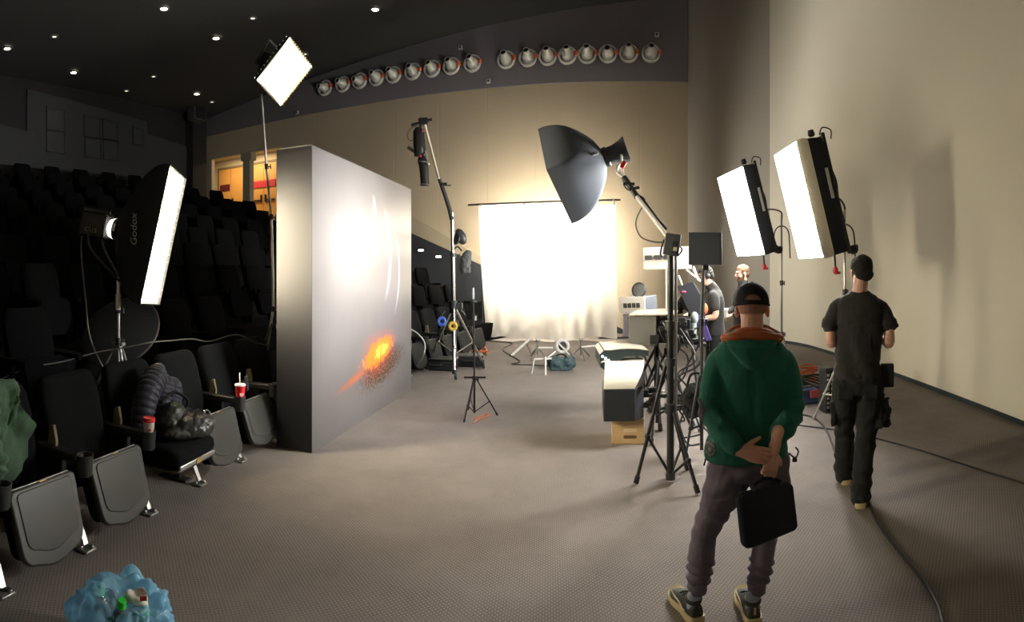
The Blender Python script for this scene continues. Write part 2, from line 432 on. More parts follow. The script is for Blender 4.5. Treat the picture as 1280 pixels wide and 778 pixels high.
for i, (s0, s1) in enumerate(((-16.35, -15.0), (-14.55, -13.25))):
    mid = (s0 + s1) / 2; f = MB()
    slab(f, s0 - .08, s0, 3.6, 6.1, 17.1, 17.2); slab(f, s1, s1 + .08, 3.6, 6.1, 17.1, 17.2); slab(f, s0 - .08, s1 + .08, 6.02, 6.1, 17.1, 17.2)
    fr = struct(f.build('door_%d' % (i + 1), mat('door_frame', (.16, .13, .08), .6), smooth=0), ('orange double door with a dark red sign', 'orange double door with a bright red strip')[i])
    for a, b in ((s0, mid - .01), (mid + .01, s1)):
        g = MB(); slab(g, a, b, 3.6, 6.02, 17.13, 17.19); lf = g.build('leaf', M_DOOR, fr, smooth=0)
        h = MB(); hs = b - .1 if a == s0 else a + .1
        slab(h, hs - .03, hs + .03, 4.45, 4.75, 17.07, 17.13); slab(h, a + .1, b - .1, 4.5, 4.56, 17.08, 17.12); h.build('handle', M_BLACK, lf, smooth=0)
    g = MB(); (slab(g, s0 + .06, mid - .06, 5.1, 5.36, 17.10, 17.13) if i == 0 else slab(g, s0 + .02, s1 - .05, 5.05, 5.32, 17.10, 17.13)); g.build('sign', M_DKRED if i == 0 else M_PUSH, fr, smooth=0)
def area(name, loc, target, sx, sy, power, col=(1, .9, .75), spread=PI, shape='RECTANGLE'):
    l = bpy.data.lights.new(name, 'AREA'); l.shape = shape; l.size = sx; l.size_y = sy; l.energy = power; l.color = col; l.spread = spread
    o = bpy.data.objects.new(name, l); C.objects.link(o); o.location = loc
    o.rotation_euler = (V(target) - V(loc)).to_track_quat('-Z', 'Y').to_euler(); return o
area('vestibule_light', W(-14.6, 16.2, 6.40), W(-14.6, 16.2, 3), 2.5, .3, 55, (1, .78, .45))
# ceiling downlights
def ceil_hit(px, py):
    rel = (px - 640) / F - TH0; v = (HY - py) / F
    d = (9.04 - EYE) / (v - .1015 * math.sin(rel)); a = (px - 640) / F
    return V((d * math.sin(a), d * math.cos(a), EYE + d * v))
M_DL = emis('downlight_lamp', (1, .92, .7), 14); M_DLR = mat('downlight_ring', (.2, .2, .18), .5)
M_DL2 = emis('downlight_lamp_dim', (1, .9, .7), .8)
dl = None
for px, py, big in ((205, 10, 1), (270, 47, 1), (9, 60, 1), (92, 90, 1), (246, 117, 1), (469, 11, 1), (68, 45, 0), (192, 95, 0), (158, 113, 0), (109, 124, 0), (316, 22, 0), (381, 67, 0), (265, 127, 0)):
    p = ceil_hit(px, py); r = .085 if big else .06
    t = thing('ceiling_downlight', 'tiny bright round downlight in the black ceiling' if big else 'dim small downlight in the black ceiling', 'light', p, 0, 'ceiling downlights' if big else 'dim ceiling downlights')
    m1 = MB(); m1.lathe([(r + .05, 0.0), (r + .05, -.02), (r, -.03), (r, -.005)], n=16, caps=False); m1.build('ring', M_DLR, t)
    m1 = MB(); m1.lathe([(.001, -.006), (r, -.012), (r, -.0), (.001, 0)], n=16); m1.build('lamp', M_DL if big else M_DL2, t)
# dark speakers / units high at the rear
def wall_box(name, label, px, py, w, d, h, so=-14.4):
    rel = (px - 640) / F - TH0; dd = so / math.sin(rel); p = W(so, dd * math.cos(rel), EYE + dd * (HY - py) / F)
    t = thing(name, label, 'loudspeaker', p, HALL)
    m1 = MB(); m1.box((0, 0, 0), (d, w, h)); m1.build('body', mat('speaker_grey', (.06, .06, .062), .7), t, bevel=.03)
    m1 = MB(); m1.box((d / 2, 0, 0), (.02, w * .86, h * .86)); m1.build('grille', M_BLACKF, t, bevel=.005)
    m1 = MB(); m1.bar((-d / 2, 0, 0), (-d / 2 - .2, 0, .1), .08, .08); m1.build('bracket', M_BLACK, t)
    return t
wall_box('wall_speaker', 'dark grey loudspeaker high on the rear wall beside the booth', 246, 141, .6, .4, .6)
wall_box('wall_speaker', 'black loudspeaker just above the lit doorway', 300, 150, .8, .4, .55)
# small white wall sensors on the band
M_SENS = mat('sensor_white', (.6, .6, .58), .5)
for px, py in ((576, 60), (821, 44), (611, 102), (372, 141)):
    rel = (px - 640) / F - TH0; d = (DW - .05) / math.cos(rel); p = at(px, py, d)
    t = thing('wall_sensor', {576: 'small white square box above the row of spotlights, left of its gap', 821: 'small white square box above the rightmost spotlight', 611: 'small white lamp on the edge below the gap in the spotlight row', 372: 'small white lamp at the far left end of the dark band'}[px], 'sensor', p, HALL)
    m1 = MB(); m1.box((0, -.03, 0), (.12, .06, .12)); m1.build('housing', M_SENS, t, bevel=.012)
    m1 = MB(); m1.lathe([(.03, 0), (.03, .015), (.015, .02)], (0, -.06, 0), (0, -1, 0), 12); m1.build('lens', M_GREYM, t)
# aisle lights on the dark wainscot
for k, (px, py) in enumerate(((527, 313), (549, 321))):
    rel = (px - 640) / F - TH0; d = (DW - .05) / math.cos(rel); p = at(px, py, d)
    t = thing('aisle_light', ('bright step light on the dark wall, left one', 'bright step light on the dark wall, right one')[k], 'light', p, HALL)
    m1 = MB(); m1.box((0, -.03, 0), (.2, .06, .1)); m1.build('housing', M_GREYM, t, bevel=.01)
    m1 = MB(); m1.box((0, -.065, -.005), (.15, .02, .05)); m1.build('lamp', emis('aisle_lamp', (1, .95, .85), 4), t, bevel=.005)
# the row of seventeen silver spotlights on the dark band
M_SILV = mat('spot_silver', (.78, .79, .76), .32, .15); M_HOLE = mat('spot_hole', (.012, .012, .016), .5); M_OCL = mat('orange_clip', (.75, .17, .06), .5)
sx = [409, 431, 452, 473, 494, 518, 542, 566, 592, 634, 661, 685.5, 710, 734.5, 760, 786, 813.5]
sy = [113, 108, 103.5, 98.5, 95.5, 91.5, 86.5, 82.5, 79, 75, 73, 71, 70, 69.5, 70, 69, 69.5]
sil = [(-.5, -.1), (-.25, .1), (-.4, -.15), (-.3, .3), (-.3, .3), (-.15, .3), (-.2, .35), (-.2, .35), (-.15, .4), (-.15, .4), (-.05, .45), (-.03, .48), (-.02, .5), (0, .5), (.0, .15), (.03, .55), (.08, .4)]
for i, (px, py) in enumerate(zip(sx, sy)):
    rel = (px - 640) / F - TH0; d = (DW - .06) / math.cos(rel); p = W(d * math.sin(rel), DW - .05, 7.57 if True else 0)
    ordn = ('first', 'second', 'third', 'fourth', 'fifth', 'sixth', 'seventh', 'eighth', 'ninth')
    lab = ('silver round spotlight on the dark band, %s from the left of the nine-lamp group' % ordn[i]) if i < 9 else ('silver round spotlight on the dark band, %s from the left of the eight-lamp group' % ordn[i - 9])
    t = thing('wall_spotlight', lab, 'spotlight', p, HALL, 'row of spotlights on the upper wall')
    ax = V((sil[i][0] * .6, -1, sil[i][1] * .75 + .05)).normalized()
    tw = (px - 640) / F - TH0
    # mounting flange towards the wall, bell, neck with the dark opening, orange clip
    m1 = MB(); m1.torus((0, -.16, -.02), (0, -1, .15), .232, .026, 32, 8); m1.torus((0, -.10, -.05), (0, -1, .2), .225, .018, 32, 8); m1.build('ring', M_SILV, t)
    c0 = V((0, -.10, -.01))
    m1 = MB(); m1.lathe([(.165, -.05), (.168, .02), (.158, .08), (.135, .14), (.10, .19), (.085, .24)], c0, ax, 28); m1.build('bell', M_SILV, t)
    m1 = MB(); m1.lathe([(.085, .235), (.082, .31), (.07, .312), (.068, .25), (.001, .249)], c0, ax, 20, caps=False); m1.build('neck', M_SILV, t)
    m1 = MB(); m1.lathe([(.066, .252), (.067, .300), (.03, .304), (.001, .304)], c0, ax, 18); m1.build('lens', M_HOLE, t)
    m1 = MB(); m1.box((.235, -.17, .0), (.085, .10, .13)); m1.build('clip', M_OCL, t, bevel=.02)
    m1 = MB(); m1.tube([(0, 0, .16), (0, -.07, .20), (0, -.10, .12)], .025, 8); m1.lathe([(.08, 0), (.08, .03), (.03, .04)], (0, 0, .15), (0, -1, 0), 14); m1.build('bracket', M_BLACK, t)
# ================================================================ front row of cinema seats
M_SEATF = mat('seat_fabric', (.0050, .0056, .0062), .95, 0, .12, vary=.25, vscale=30, bump=.3, bscale=220)
M_SHELL = mat('seat_shell_plastic', (.040, .0395, .037), .38, 0, .5, bump=.12, bscale=260)
M_SHELL2 = mat('seat_shell_edge', (.05, .049, .046), .32)
M_ARM = mat('armrest_plastic', (.015, .016, .017), .4)
M_CUP = mat('cupholder_plastic', (.045, .046, .046), .35)
M_TAN = mat('tan_side_plate', (.17, .135, .08), .6)
M_GOLD = mat('gold_number_plate', (.62, .40, .12), .35, .5)
def row_pose(q, so=0.0, z=0.0):
    s = front_s(q); ds = .048 * (q - 7.5)
    tan = (T * ds + N).normalized(); fwd = V((tan.y, -tan.x, 0))
    return W(s, q, z) + fwd * so, math.atan2(fwd.y, fwd.x)
SP = .632; Q0 = 1.175
HW = .325
def pan_outline(w, h, rt, rb):
    """trapezoid with rounded corners and a bowed bottom edge"""
    pts = []
    for cx, cy, a0, rr in ((w / 2, h, 0, rt), (-w / 2, h, PI / 2, rt), (-w / 2 * .93, .035, PI, rb), (w / 2 * .93, .035, 1.5 * PI, rb)):
        for k in range(6):
            a = a0 + PI / 2 * k / 5; sx_ = math.copysign(1, cx)
            y = (cy - rr if cy > .1 else cy + rr) + rr * math.sin(a)
            pts.append((cx - sx_ * rr + rr * math.cos(a), y))
    n0 = 18
    bot = [(-w / 2 * .93 + rb + (w * .93 - 2 * rb) * k / 7, .035 - .035 * math.sin(PI * k / 7)) for k in range(1, 7)]
    return pts[:18] + bot + pts[18:]
def make_seat(label, folded=True, arm=True, group='front row cinema seats'):
    t = thing('cinema_seat', label, 'seat', (0, 0, 0), 0, group)
    # backrest: cross sections rising and leaning back
    m = MB(); rings = []
    for z, x, w, th in ((.30, -.36, .40, .05), (.32, -.36, .47, .10), (.42, -.385, .50, .13), (.60, -.43, .545, .13), (.78, -.475, .56, .12), (.90, -.505, .535, .11), (.95, -.52, .49, .09), (.972, -.527, .43, .05)):
        ring = []
        for k in range(28):
            a = 2 * PI * k / 28; ca, sa = math.cos(a), math.sin(a)
            e = .45; yy = w / 2 * math.copysign(abs(sa) ** e, sa); xx = th / 2 * math.copysign(abs(ca) ** e, ca)
            if ca > .2: xx -= .018 * math.exp(-((abs(yy) - .13) / .018) ** 2)         # seams either side of the centre panel
            ring.append((x + xx, yy, z))
        rings.append(ring)
    m.loft(rings); m.build('backrest', M_SEATF, t, smooth=60)
    if folded:
        up = V((-.30, 0, 1)).normalized(); out = V((1, 0, .30)).normalized(); B = Matrix((V((0, 1, 0)), up, out)).transposed()
        o = V((.085, 0, .085)); outl = pan_outline(.52, .44, .045, .09)
        m = MB(); m.prism(outl, -.045, 0, B, o); pan = m.build('seat_pan', M_SHELL, t, smooth=30, bevel=.012, seg=3)
        inner = pan_outline(.43, .345, .03, .07); m = MB(); m.prism(inner, -.004, .006, B, o + up * .075); m.build('inset_panel', M_SHELL2, pan, smooth=30, bevel=.005)
        m = MB(); m.loft([[o + B @ V((x * k1, y * k1 + .02, d)) for x, y in outl] for k1, d in ((.90, -.03), (.93, -.09), (.88, -.14), (.7, -.16))]); m.build('cushion', M_SEATF, t, smooth=50)
        m = MB(); m.box(o + B @ V((.0, .432, -.012)), (.05, .02, .014), B); m.build('number_plate', M_GOLD, pan)
        m = MB(); m.box(o + B @ V((0, .438, -.032)), (.46, .012, .012), B); m.build('edge_strip', M_STEEL, pan, bevel=.003)
    else:
        m = MB(); rings = []
        for x, zc, w, th in ((-.36, .37, .44, .06), (-.33, .37, .50, .12), (-.1, .38, .52, .15), (.10, .39, .52, .14), (.16, .385, .50, .11), (.18, .38, .46, .05)):
            ring = []
            for k in range(24):
                a = 2 * PI * k / 24; ca, sa = math.cos(a), math.sin(a); e = .4
                ring.append((x, w / 2 * math.copysign(abs(ca) ** e, ca), zc + th / 2 * math.copysign(abs(sa) ** e, sa)))
            rings.append(ring)
        m.loft(rings); m.build('cushion', M_SEATF, t, smooth=60)
        m = MB(); m.prism(rrect(.5, .50, .06), -.02, .0, Matrix.Identity(3), (-.08, 0, .305)); pan = m.build('seat_pan', M_SHELL, t, smooth=30, bevel=.008)
        m = MB(); m.box((.178, 0, .325), (.02, .46, .035)); m.build('edge_strip', M_STEEL, pan, bevel=.006)
        m = MB(); m.box((.19, .0, .325), (.008, .06, .03)); m.build('number_plate', M_GOLD, pan)
    # stanchion, foot and armrest on the nearer side
    y = -HW
    m = MB(); m.box2((-.36, y - .02, 0.0), (-.20, y + .02, .52)); m.box2((-.40, y - .05, 0), (-.12, y + .05, .015)); m.build('stanchion', M_BLACK, t, bevel=.006)
    m = MB(); m.bar((-.14, y, .30), (-.015, y, .03), .04, .016); m.box2((-.05, y - .045, 0.002), (.035, y + .045, .016)); m.lathe([(.014, 0), (.014, .012), (.006, .016)], (-.03, y - .025, .016), n=8); m.lathe([(.014, 0), (.014, .012), (.006, .016)], (.015, y + .025, .016), n=8); m.build('foot', M_STEEL, t, bevel=.003)
    m = MB(); m.prism(rrect(.40, .075, .03), .0, .055, Matrix.Identity(3), (-.245, y, .515)); arm_o = m.build('armrest', M_ARM, t, smooth=30, bevel=.012, seg=3)
    m = MB(); m.lathe([(.038, .0), (.046, .01), (.052, .125), (.055, .130), (.048, .131), (.044, .03), (.001, .028)], (-.02, y, .45), n=28, caps=False); m.build('cup_holder', M_CUP, arm_o)
    m = MB(); m.prism([(-.04, -.09), (.035, -.1), (.045, .0), (.02, .1), (-.02, .09)], -.012, .012, Matrix((V((1, 0, 0)), V((0, 0, 1)), V((0, -1, 0)))).transposed(), (-.33, y + .02, .60)); m.build('side_plate', M_TAN, t, bevel=.004)
    return t
def place(o, i):
    p, rz = row_pose(Q0 + SP * (i + .5)); o.location = p; o.rotation_euler = (0, 0, rz)
seat0 = make_seat('folded black cinema seat cut by the left picture edge, under the green jacket'); place(seat0, -1)
names = {0: 'folded black cinema seat behind the blue bag, its back half covered by the green jacket', 1: 'folded black cinema seat between the green jacket and the open seat with the puffer jacket',
         3: 'folded black cinema seat between the puffer jacket and the red paper cup', 4: 'folded black cinema seat with the red cup on its armrest, beside the printed panel'}
for i, lb in names.items(): place(dup(seat0, label=lb), i)
open_seat = make_seat('open black cinema seat, the only one folded down, holding the puffer jacket and bags', folded=False); place(open_seat, 2)
k = 5; o = dup(seat0, label='folded black cinema seat half hidden behind the near edge of the printed panel'); place(o, 5)
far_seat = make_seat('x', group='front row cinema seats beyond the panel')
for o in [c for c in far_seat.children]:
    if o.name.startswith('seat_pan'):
        for q_ in [o] + list(o.children): q_.data.materials[0] = mat('shaded_seat_pan', (.008, .009, .011), .6, 0, .2)  # darker copy of the seat shell, shade put into its colour
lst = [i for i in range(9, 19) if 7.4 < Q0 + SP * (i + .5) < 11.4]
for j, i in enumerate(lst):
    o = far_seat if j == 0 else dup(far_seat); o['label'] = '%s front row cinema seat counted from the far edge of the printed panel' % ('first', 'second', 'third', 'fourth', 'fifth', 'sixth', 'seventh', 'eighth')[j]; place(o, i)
# seats in the unlit raked rows: one mesh each
def make_rear_seat():
    m = MB(); rings = []
    for z, x, w, th in ((.34, -.10, .46, .10), (.55, -.14, .52, .12), (.78, -.19, .54, .11), (.90, -.22, .50, .09), (.95, -.23, .42, .05)):
        rings.append([(x + th / 2 * math.copysign(abs(math.cos(2 * PI * k / 16)) ** .5, math.cos(2 * PI * k / 16)), w / 2 * math.copysign(abs(math.sin(2 * PI * k / 16)) ** .5, math.sin(2 * PI * k / 16)), z) for k in range(16)])
    m.loft(rings)
    m.prism(rrect(.48, .42, .08), 0, .10, Matrix((V((0, 1, 0)), V((-.3, 0, 1)).normalized(), V((1, 0, .3)).normalized())).transposed(), (.02, 0, .32))
    for y in (-.3, .3): m.box2((-.16, y - .03, .50), (.18, y + .03, .55)); m.box2((-.12, y - .02, 0), (0, y + .02, .5))
    return m.build('cinema_seat', M_SEATF, None, smooth=45)
M_SEATD = mat('unlit_seat_fabric', (.0022, .0025, .003), .95, 0, .08)  # seat fabric darkened again, the unlit rows' shade is in its colour
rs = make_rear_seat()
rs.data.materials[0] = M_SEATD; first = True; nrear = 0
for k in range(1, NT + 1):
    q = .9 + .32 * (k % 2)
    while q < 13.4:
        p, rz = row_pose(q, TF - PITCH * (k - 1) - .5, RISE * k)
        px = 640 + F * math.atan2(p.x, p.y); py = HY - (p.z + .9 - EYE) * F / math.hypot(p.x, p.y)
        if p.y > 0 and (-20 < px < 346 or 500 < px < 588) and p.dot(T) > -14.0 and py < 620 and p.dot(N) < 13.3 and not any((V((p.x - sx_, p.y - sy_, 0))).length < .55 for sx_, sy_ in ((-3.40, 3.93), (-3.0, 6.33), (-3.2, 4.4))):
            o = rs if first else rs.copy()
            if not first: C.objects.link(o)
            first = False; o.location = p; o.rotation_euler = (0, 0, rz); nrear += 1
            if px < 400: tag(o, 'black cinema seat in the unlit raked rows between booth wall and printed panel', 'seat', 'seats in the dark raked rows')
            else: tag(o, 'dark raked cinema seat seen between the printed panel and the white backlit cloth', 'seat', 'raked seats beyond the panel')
        q += .645
# ---------------------------------------------------------------- things on the front row
def on_row(q, so, z): return row_pose(q, so, z)
p, rz = on_row(Q0 + SP * 2, -.02, .535)
t = thing('paper_cup', 'white paper coffee cup with a red lid in the cup holder beside the puffer jacket', 'cup', p)
m = MB(); m.lathe([(.030, 0), (.041, .115), (.043, .118)], n=28); m.build('cup', mat('white_paper', (.62, .56, .47), .6), t)
m = MB(); m.lathe([(.046, .112), (.047, .122), (.043, .126), (.042, .140), (.034, .142), (.033, .136), (.001, .136)], n=28); m.build('lid', mat('red_lid', (.75, .03, .03), .35), t)
m = MB(); m.box((.03, -.028, .06), (.002, .02, .012), Matrix.Rotation(-.75, 3, 'Z')); m.build('print', M_RED, t)
p, rz = on_row(Q0 + SP * 4, -.02, .525)
t = thing('soda_cup', 'red paper soda cup with a white straw on the armrest near the printed panel', 'cup', p)
m = MB(); m.lathe([(.032, 0), (.047, .150), (.049, .154), (.046, .156)], n=28); m.build('cup', mat('red_paper', (.78, .025, .03), .4), t)
m = MB(); m.lathe([(.050, .150), (.050, .160), (.044, .166), (.001, .166)], n=28); m.build('lid', M_WHITE, t)
m = MB(); m.tube([(.0, 0, .05), (-.005, .0, .24), (-.01, .01, .262)], .0045, 8); m.build('straw', M_WHITE, t)
m = MB()
R = basis(V((.74, -.67, .1)))
m.box(R @ V((0, 0, .042)) + V((0, 0, .075)), (.035, .02, .004), R); m.box(R @ V((0, 0, .043)) + V((0, 0, .06)), (.02, .006, .004), R); m.build('print', mat('pale_print', (.75, .45, .45), .5), t)
# small dark handset standing beside the soda cup
t = thing('phone_handset', 'small dark handset standing beside the red soda cup', 'handset', p + V((.02, .085, .095)))
m = MB(); m.box((0, 0, .06), (.02, .05, .14), Matrix.Rotation(.2, 3, 'X')); m.build('body', M_BLACKP, t, bevel=.008); m = MB(); m.tube([(0, -.01, .12), (0, .0, .16)], .005, 8); m.build('antenna', M_BLACK, t)
# puffer jacket on the open seat: padded ribs draped against the backrest
M_PUFF = mat('navy_puffer', (.020, .021, .036), .55, 0, .4, bump=.3, bscale=45, sheen=.1)
p, rz = on_row(Q0 + SP * 2.55, 0, 0)
t = thing('puffer_jacket', 'dark navy ribbed puffer jacket heaped against the back of the open seat', 'jacket', p, rz)
m = MB()
arc = [(-.20, -.17, .47), (-.20, -.20, .56), (-.20, -.19, .66), (-.21, -.14, .75), (-.23, -.06, .82), (-.25, .02, .87), (-.27, .09, .92)]
ap = curve_pts(arc, 12); ap = curve_pts(arc, 26); rr = [(.075 + .020 * i / len(ap)) * (1 - .5 * max(0, i / len(ap) - .85) / .15) + .011 * abs(math.sin(i / len(ap) * PI * 14)) ** .7 for i in range(len(ap))]
m.tube(ap, rr, 18, round_ends=True); sl = m.build('sleeve', M_PUFF, t, smooth=80)
for y0, zz in ((.02, 0), (.14, -.05)):
    m = MB(); arc = [(-.16, y0 - .05, .46), (-.18, y0 - .03, .58 + zz), (-.22, y0 + .03, .70 + zz), (-.25, y0 + .09, .80 + zz)]
    ap = curve_pts(arc, 34); rr = [.088 + .011 * abs(math.sin(i / len(ap) * PI * 10)) ** .7 for i in range(len(ap))]
    m.tube(ap, rr, 18, round_ends=True); m.build('body_panel', M_PUFF, t, smooth=80)
# two dark bags in front of it
M_LEATH = mat('worn_black_leather', (.040, .040, .039), .35, 0, .5, bump=.5, bscale=24)
M_KHAKI = mat('dark_olive_nylon', (.026, .028, .021), .5, bump=.4, bscale=30)
def lumpy(m_, name, mtl, parent, amp=.012, sc=7, vox=.008):
    me = fuse(m_, vox, 5); folds(me, lambda c, n: amp * (fbm(c, sc) + .5 * fbm(c, sc * 3))); return link(name, me, mtl, parent, 180)
t = thing('shoulder_bag', 'dark olive bag leaning on the puffer jacket', 'bag', p, rz)
m = MB(); m.ell((-.06, -.02, .585), (.10, .13, .13), Euler((0, .3, .2)).to_matrix()); m.box((-.04, -.02, .52), (.15, .22, .12)); lumpy(m, 'body', M_KHAKI, t)
m = MB(); m.tube(curve_pts([(-.05, .10, .60), (-.02, .13, .70), (-.12, .08, .76), (-.14, -.04, .70)], 6), .012, 8); m.tube(curve_pts([(.0, .1, .6), (.06, .15, .55), (.08, .12, .5)], 5), .011, 8); m.build('strap', M_BLACKF, t)
t = thing('leather_bag', 'black leather handbag with a shiny buckle lying on the edge of the open seat', 'bag', p, rz)
m = MB(); m.ell((.07, .08, .53), (.13, .19, .095), Euler((0, .12, -.25)).to_matrix()); m.ell((.02, .0, .51), (.12, .2, .07)); lumpy(m, 'body', M_LEATH, t, .014, 8)
m = MB(); m.tube(curve_pts([(.14, -.02, .57), (.10, .06, .635), (.06, .16, .63), (.09, .24, .57)], 6), .011, 8); m.tube(curve_pts([(.06, -.06, .58), (.02, .02, .64), (-.01, .12, .64), (.0, .22, .58)], 6), .011, 8); m.build('handle', M_BLACKF, t)
m = MB(); m.torus((.115, .20, .605), (1, -.3, .8), .026, .007, 16, 6); m.build('buckle', M_CHROME, t)
# green cloth over the backs of the two nearest seats
p, rz = on_row(Q0 + .10, 0, 0)
M_GREENC = mat('green_cloth', (.06, .115, .068), .85, 0, .3, vary=.25, vscale=14, bump=.3, bscale=90, sheen=.2)
t = thing('green_jacket', 'crumpled green jacket hung over the backs of the two seats at the picture edge', 'jacket', p, rz)
P = []
for i in range(30):
    u = i / 29; row = []
    for j in range(34):
        v = j / 33
        y = -.30 + .60 * v + .10 * u * (v - .2) + .03 * math.sin(9 * u + 5 * v)
        if u < .25: a = u / .25; x = -.64 + .20 * a; z = .86 + .15 * math.sin(a * PI / 2)
        else: a = (u - .25) / .75; x = -.44 + .11 * a; z = 1.01 - a * (.55 + .10 * math.sin(v * 9 + 1) - .22 * (v > .6) * (v - .6) / .4)
        x += .045 * abs(math.sin(v * 13 + 1.4 * math.sin(u * 3))) ** .7 * (.25 + u) + .03 * fbm((u * 4, v * 5, 0), 3)
        row.append((x, y, z))
    P.append(row)
m = MB(); m.grid(P, .008); m.build('body', M_GREENC, t, smooth=80)
m = MB(); ap = curve_pts([(-.36, .04, .98), (-.31, .07, .86), (-.29, .05, .72), (-.27, .09, .60), (-.25, .07, .53)], 8)
m.tube(ap, [.045 + .012 * math.sin(i * 1.1) for i in range(len(ap))], 14, round_ends=True); m.build('sleeve', M_GREENC, t, smooth=80)
# cable lying over the seat backs
m = MB(); pts = []
for px, py, d in ((-30, 490, 4.6), (30, 462, 4.6), (80, 452, 4.8), (120, 441, 4.9), (160, 434, 4.9), (190, 428, 4.95), (215, 426, 5.2), (240, 424, 5.4), (262, 427, 5.6), (290, 419, 5.7), (305, 421, 5.8), (318, 428, 5.9), (338, 433, 6.1)): pts.append(at(px, py, d))
m.tube(curve_pts(pts, 6), .0065, 8); tag(m.build('power_cable', mat('dull_cable', (.07, .07, .06), .6), smooth=60), 'thin grey cable strung along the tops of the front row seat backs', 'cable')
# ================================================================ printed panel
A_ = fl(390, 567); B_ = fl(514, 486.5); PL = (B_ - A_).length; ra = math.atan2((B_ - A_).y, (B_ - A_).x); PH = 2.875; PD = .385
t = thing('printed_panel', 'large standing panel printed with a bonfire on a grey mist, seen edge on', 'display panel', A_, ra)
def print_mat():
    m = bpy.data.materials.new('glossy_print'); m.use_nodes = True; nt = m.node_tree; b = nt.nodes['Principled BSDF']; L = nt.links.new; nd = nt.nodes.new
    b.inputs['Roughness'].default_value = .34; b.inputs['Specular IOR Level'].default_value = .6
    tc = nd('ShaderNodeTexCoord'); sep = nd('ShaderNodeSeparateXYZ'); L(tc.outputs['Object'], sep.inputs[0])
    def M(op, a, b_=None, c=None, clamp=False):
        n = nd('ShaderNodeMath'); n.operation = op; n.use_clamp = clamp
        for i, x in enumerate((a, b_, c)):
            if x is None: continue
            if isinstance(x, (int, float)): n.inputs[i].default_value = x
            else: L(x, n.inputs[i])
        return n.outputs[0]
    X = sep.outputs['X']; Z = sep.outputs['Z']
    def noise_(sc, det=4, w=0):
        n = nd('ShaderNodeTexNoise'); n.inputs['Scale'].default_value = sc; n.inputs['Detail'].default_value = det; L(tc.outputs['Object'], n.inputs['Vector']); return n.outputs['Fac']
    def mixc(f, a, c):
        n = nd('ShaderNodeMix'); n.data_type = 'RGBA'
        for i, x in ((0, f), (6, a), (7, c)):
            if isinstance(x, tuple): n.inputs[i].default_value = x + (1,) if len(x) == 3 else x
            elif isinstance(x, (int, float)): n.inputs[i].default_value = x
            else: L(x, n.inputs[i])
        return n.outputs[2]
    n1 = noise_(1.3, 5); n2 = noise_(5, 6); n3 = noise_(14, 5); n4 = noise_(34, 3)
    base = mixc(n1, (.115, .107, .112), (.17, .162, .17))
    # darker ground towards the bottom of the printed picture
    g = M('MULTIPLY_ADD', Z, -1.2, 1.0, clamp=True); base = mixc(M('MULTIPLY', g, .5), base, (.085, .078, .074))
    def blob(cx, cz, rx, rz, ang=0.0, jit=.5, nz=None):
        dx = M('SUBTRACT', X, cx); dz = M('SUBTRACT', Z, cz)
        c, s = math.cos(ang), math.sin(ang)
        u = M('ADD', M('MULTIPLY', dx, c / rx), M('MULTIPLY', dz, s / rx)); v = M('ADD', M('MULTIPLY', dx, -s / rz), M('MULTIPLY', dz, c / rz))
        r = M('SQRT', M('ADD', M('MULTIPLY', u, u), M('MULTIPLY', v, v)))
        if nz is not None: r = M('ADD', r, M('MULTIPLY', M('SUBTRACT', nz, .5), jit * 2))
        return M('SUBTRACT', 1.0, r, clamp=True)
    # violet smoke, dark log pile, glowing fire, embers trailing left
    smoke = blob(2.15, 1.35, .5, 1.4, -.1, .5, n2); base = mixc(M('MULTIPLY', smoke, .55), base, (.17, .15, .20))
    pile = blob(1.88, .52, .85, .24, .12, .7, n3); base = mixc(M('MULTIPLY', pile, 2.2, clamp=True), base, mixc(M('GREATER_THAN', n4, .55), (.018, .014, .014), (.30, .16, .10)))
    glow = blob(1.74, .70, .72, .30, .12, .5, n2); base = mixc(M('MULTIPLY', glow, .8), base, (.42, .07, .03))
    tail = blob(1.0, .52, .55, .06, .15, .5, n3); base = mixc(M('MULTIPLY', tail, 1.2, clamp=True), base, (.34, .10, .045))
    fire = blob(1.76, .72, .56, .16, .16, .7, n3); base = mixc(M('MULTIPLY', fire, 3.2, clamp=True), base, (.95, .20, .02))
    core = blob(1.82, .72, .26, .08, .16, .8, n3); base = mixc(M('MULTIPLY', core, 3, clamp=True), base, (1.0, .50, .07))
    twig = blob(1.80, .66, .012, .20, -.1, .2, n3); base = mixc(M('MULTIPLY', twig, 6, clamp=True), base, (.03, .02, .02))
    # pale streaks above the fire
    def arc(cx, cz, R, w, z0, z1):
        dx = M('SUBTRACT', X, cx); dz = M('SUBTRACT', Z, cz); r = M('SQRT', M('ADD', M('MULTIPLY', dx, dx), M('MULTIPLY', dz, dz)))
        e = M('SUBTRACT', 1.0, M('DIVIDE', M('ABSOLUTE', M('SUBTRACT', r, R)), w), clamp=True)
        zz = M('SUBTRACT', 1.0, M('ABSOLUTE', M('DIVIDE', M('SUBTRACT', Z, (z0 + z1) / 2), (z1 - z0) / 2)), clamp=True)
        return M('MULTIPLY', M('MULTIPLY', e, M('MULTIPLY', zz, 2.0, clamp=True)), M('GREATER_THAN', dx, 0.0))
    for a in ((1.15, 2.40, .45, .05, 2.18, 2.62), (1.2, 1.9, .95, .06, 1.3, 2.5), (1.55, 1.7, .95, .04, 1.1, 2.2)): base = mixc(M('MULTIPLY', arc(*a), .85), base, (.52, .50, .58))
    L(base, b.inputs['Base Color']); return m
M_PRINT = print_mat()
M_PSIDE = mat('panel_side_black', (.0075, .008, .0105), .45, 0, .5)
m = MB(); m.box2((0, .004, 0), (PL, PD, PH)); m.build('body', M_PSIDE, t, bevel=.004)
m = MB(); m.box2((0, 0, 0.002), (PL, .0045, PH)); m.build('front_print', M_PRINT, t, smooth=0)
